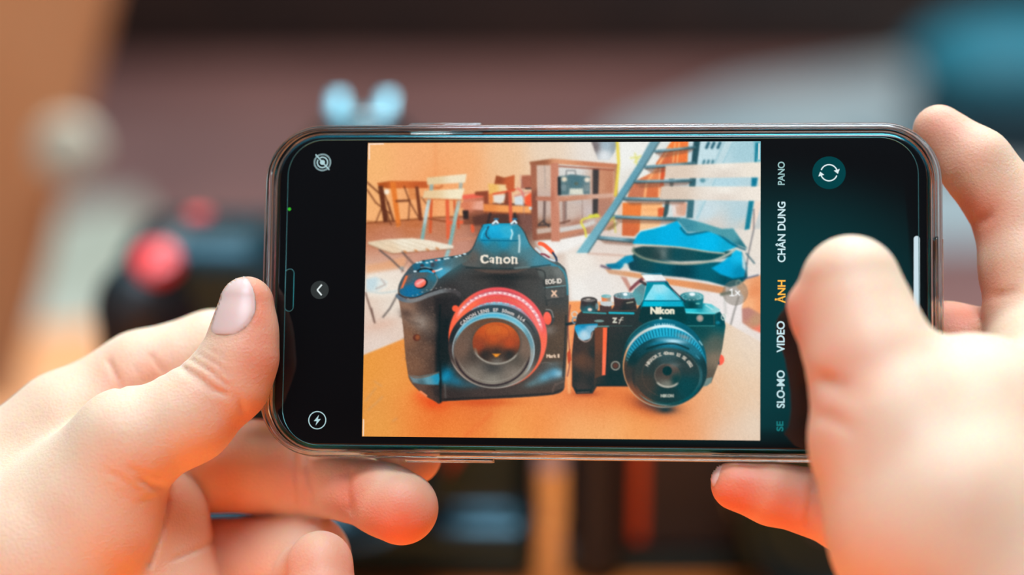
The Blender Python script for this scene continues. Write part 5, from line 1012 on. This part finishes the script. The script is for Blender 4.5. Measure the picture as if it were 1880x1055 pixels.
def words(name, s, x, y, z, cap, parent, rot=0.0, m=m_wht, width=None):
    cu = bpy.data.curves.new('t', 'FONT'); cu.body = s; cu.size = 1; cu.extrude = 0.02; cu.offset = 0.015
    o = bpy.data.objects.new('t', cu); COL.objects.link(o); dg = bpy.context.evaluated_depsgraph_get(); me = bpy.data.meshes.new_from_object(o.evaluated_get(dg)); bpy.data.objects.remove(o); bpy.data.curves.remove(cu)
    xs = [v.co.x for v in me.vertices]; c = (min(xs)+max(xs))/2; k = cap/0.72; kx = k if not width else width/(max(xs)-min(xs))
    for v in me.vertices: v.co = Vector(((x+(v.co.x-c)*kx)*0.001, (y-v.co.z*k)*0.001, (z+(v.co.y-0.36)*k)*0.001))
    me.materials.clear(); me.update(); return link(name, me, m, parent)
# ---- big double-grip camera
b0 = floor_pt(588, 1070, TZ)
K = empty('professional_camera', Matrix.Translation((b0.x, b0.y+0.03, TZ)) @ Matrix.Rotation(math.radians(-1.5), 4, 'Z'), 'big black double-grip camera with a red shutter button on the table behind the phone', 'camera')
def kbody(Q):
    d = rbox(Q, (4, 8, 62), (148, 50, 122), 13); d = smin(d, rbox(Q, (0, 0, 12), (156, 62, 24), 8), 6)
    d = smin(d, rbox(Q, (16, -2, 128), (44, 42, 62), 11), 18); d = smin(d, rbox(Q, (16, -4, 151), (28, 38, 27), 8), 6)
    return d
carve('body', kbody, (-84, -50, -2), (86, 44, 172), 1.5, m_mag, K)
def kgrip(Q):
    d = cone(Q, (-62, -16, 22), (-60, -18, 97), 15, 15.5); d = smin(d, cone(Q, (-60, -18, 104), (-50, 0, 113), 13, 12), 8); return smin(d, cone(Q, (-50, -8, 20), (-48, -8, 96), 12, 12), 6)
carve('grip', kgrip, (-82, -38, 3), (-30, 14, 136), 1.3, m_rub, K)
def dome(name, x, y, z, r, h, m, p, n=32, tilt=0):
    bm = bmesh.new(); lathe(bm, [(r, 0), (r, h*0.6), (r*0.92, h*0.85), (r*0.6, h), (0.05, h*1.02)], n); s = bmesh.ops.scale(bm, vec=(0.001,)*3, verts=bm.verts[:]); return obj(name, bm, m, p, Matrix.Translation((x*0.001, y*0.001, z*0.001)) @ Matrix.Rotation(math.radians(tilt), 4, 'X'))
dome('shutter_button', -53, -20, 116, 8.5, 6, m_red, K, tilt=32); dome('command_dial', -48, 4, 119, 9, 4, m_mag, K); dome('top_button', -44, 14, 122.5, 4.4, 2.4, m_red, K); dome('top_button', -32, 10, 122.5, 3, 2, m_mag, K); dome('top_button', -22, 10, 122.5, 3, 2, m_mag, K)
for x in (8.0, 25.0):
    bm = bmesh.new(); box(bm, (x*0.001, 0.004, 0.1665), (0.0055, 0.012, 0.004), 0.001, Matrix.Rotation(math.radians(25), 3, 'X')); obj('hot_shoe_rail', bm, m_blu, K)
bm = bmesh.new(); box(bm, (0.0165, 0.004, 0.1648), (0.018, 0.018, 0.001), 0.0003); obj('hot_shoe', bm, m_sil, K)
bm = bmesh.new(); box(bm, (0.062, 0.012, 0.125), (0.012, 0.006, 0.006), 0.001); obj('strap_lug', bm, m_sil, K)
tube_pts = [(0.056, 0.012, 0.128), (0.064, 0.006, 0.137), (0.074, 0.0, 0.134), (0.082, -0.004, 0.138), (0.083, -0.004, 0.10)]
bm = bmesh.new(); tube(bm, [Vector(p) for p in tube_pts], 0.0035); obj('strap', bm, m_redm, K)
def lens(parent, cx, cz, y0, prof, ringprof, name='lens', tiltx=0):
    bm = bmesh.new(); lathe(bm, [(r*0.001, -y*0.001) for r, y in prof], 64, 'Y'); L = obj(name, bm, m_mag, parent, Matrix.Translation((cx*0.001, y0*0.001, cz*0.001)))
    for nm, pr, mm in ringprof:
        bm = bmesh.new(); lathe(bm, [(r*0.001, -y*0.001) for r, y in pr], 64, 'Y'); obj(nm, bm, mm, L)
    return L
L = lens(K, 12, 68, -17, [(37, 0), (37, 6), (36, 9), (36, 30), (37, 34), (37, 50), (35, 52), (33, 51), (31, 42), (20, 32), (0.1, 31)],
     [('mount_ring', [(44, 0), (44.5, 3), (43, 7), (38, 8), (38, 0)], m_redm), ('front_glass', [(20, 33), (17, 36), (9, 38.5), (0.1, 39.4)], m_gl2), ('focus_ring', [(37.6, 14), (38, 15), (38, 26), (37.6, 27)], m_rub)])
words('brand_word', 'Canon', 16, -25.5, 136, 7, K, width=27); words('model_word', 'EOS-1D', 62, -17.4, 104, 4.4, K, width=18); words('model_word', 'X', 64, -17.4, 95, 4.6, K); words('model_word', 'Mark II', 62, -17.4, 50, 3, K)
dome('lens_release_button', 55, -20, 76, 5.5, 4, m_redm, K, tilt=90)
# ---- small retro camera
s0 = floor_pt(1400, 1055, TZ)
Z_ = empty('retro_camera', Matrix.Translation((s0.x, s0.y+0.012, TZ)) @ Matrix.Rotation(math.radians(1.0), 4, 'Z'), 'smaller black retro camera with an orange stripe right of the big camera', 'camera')
bm = bmesh.new(); box(bm, (0, 0.004, 0.040), (0.142, 0.032, 0.062), 0.006, None, 3); obj('body', bm, m_rub, Z_)
bm = bmesh.new(); box(bm, (0, 0.004, 0.0795), (0.144, 0.034, 0.017), 0.003, None, 3); obj('top_plate', bm, m_mag, Z_)
bm = bmesh.new(); box(bm, (0, 0.004, 0.0055), (0.143, 0.033, 0.009), 0.002); bmesh.ops.translate(bm, vec=(0, 0, -0.001), verts=bm.verts[:]); obj('bottom_plate', bm, m_mag, Z_)
bm = bmesh.new()
R = []
for w, d, z, y in ((0.042, 0.036, 0.084, 0.0), (0.042, 0.036, 0.091, 0.0), (0.034, 0.030, 0.098, 0.002), (0.021, 0.022, 0.107, 0.004), (0.020, 0.020, 0.108, 0.004)): R.append([(-w/2, y-d/2, z), (w/2, y-d/2, z), (w/2, y+d/2, z), (-w/2, y+d/2, z)])
loft(bm, R); obj('prism_housing', bm, m_mag, Z_)
bm = bmesh.new(); box(bm, (0, 0.004, 0.1092), (0.02, 0.018, 0.0022), 0.0004); obj('hot_shoe', bm, m_sil, Z_)
for x, r, h, m in ((-60, 7, 8, m_mag), (-44, 4, 9, m_sil), (-31, 10, 10, m_mag), (33, 11, 10, m_mag)): dome('dial', x, 4, 87.5, r, h, m, Z_)
def zgrip(Q): return smin(cone(Q, (-60, -14, 9), (-60, -15, 62), 8.5, 9), rbox(Q, (-60, -8, 36), (16, 14, 62), 4), 4)
carve('grip', zgrip, (-74, -30, 0), (-46, 4, 76), 1.2, m_rub, Z_)
bm = bmesh.new(); box(bm, (-0.0455, -0.0128, 0.041), (0.0042, 0.0016, 0.052), 0.0004); obj('orange_stripe', bm, m_orl, Z_)
lens(Z_, 18, 44, -13, [(33, 0), (33, 10), (32, 12), (32, 30), (33, 32), (33, 42), (31, 44), (29, 43), (27, 39), (12, 35), (0.1, 35)],
     [('silver_ring', [(34, 7), (34.4, 8), (34.4, 10), (34, 11)], m_sil), ('focus_ring', [(33, 14), (33.6, 15), (33.6, 27), (33, 28)], m_rub), ('front_glass', [(12, 36), (9, 37.5), (0.1, 38)], m_gl2)])
words('brand_word', 'Nikon', 0, -18.2, 91, 5, Z_, width=24); words('model_word', 'Zf', -38, -13.2, 81, 4.4, Z_)
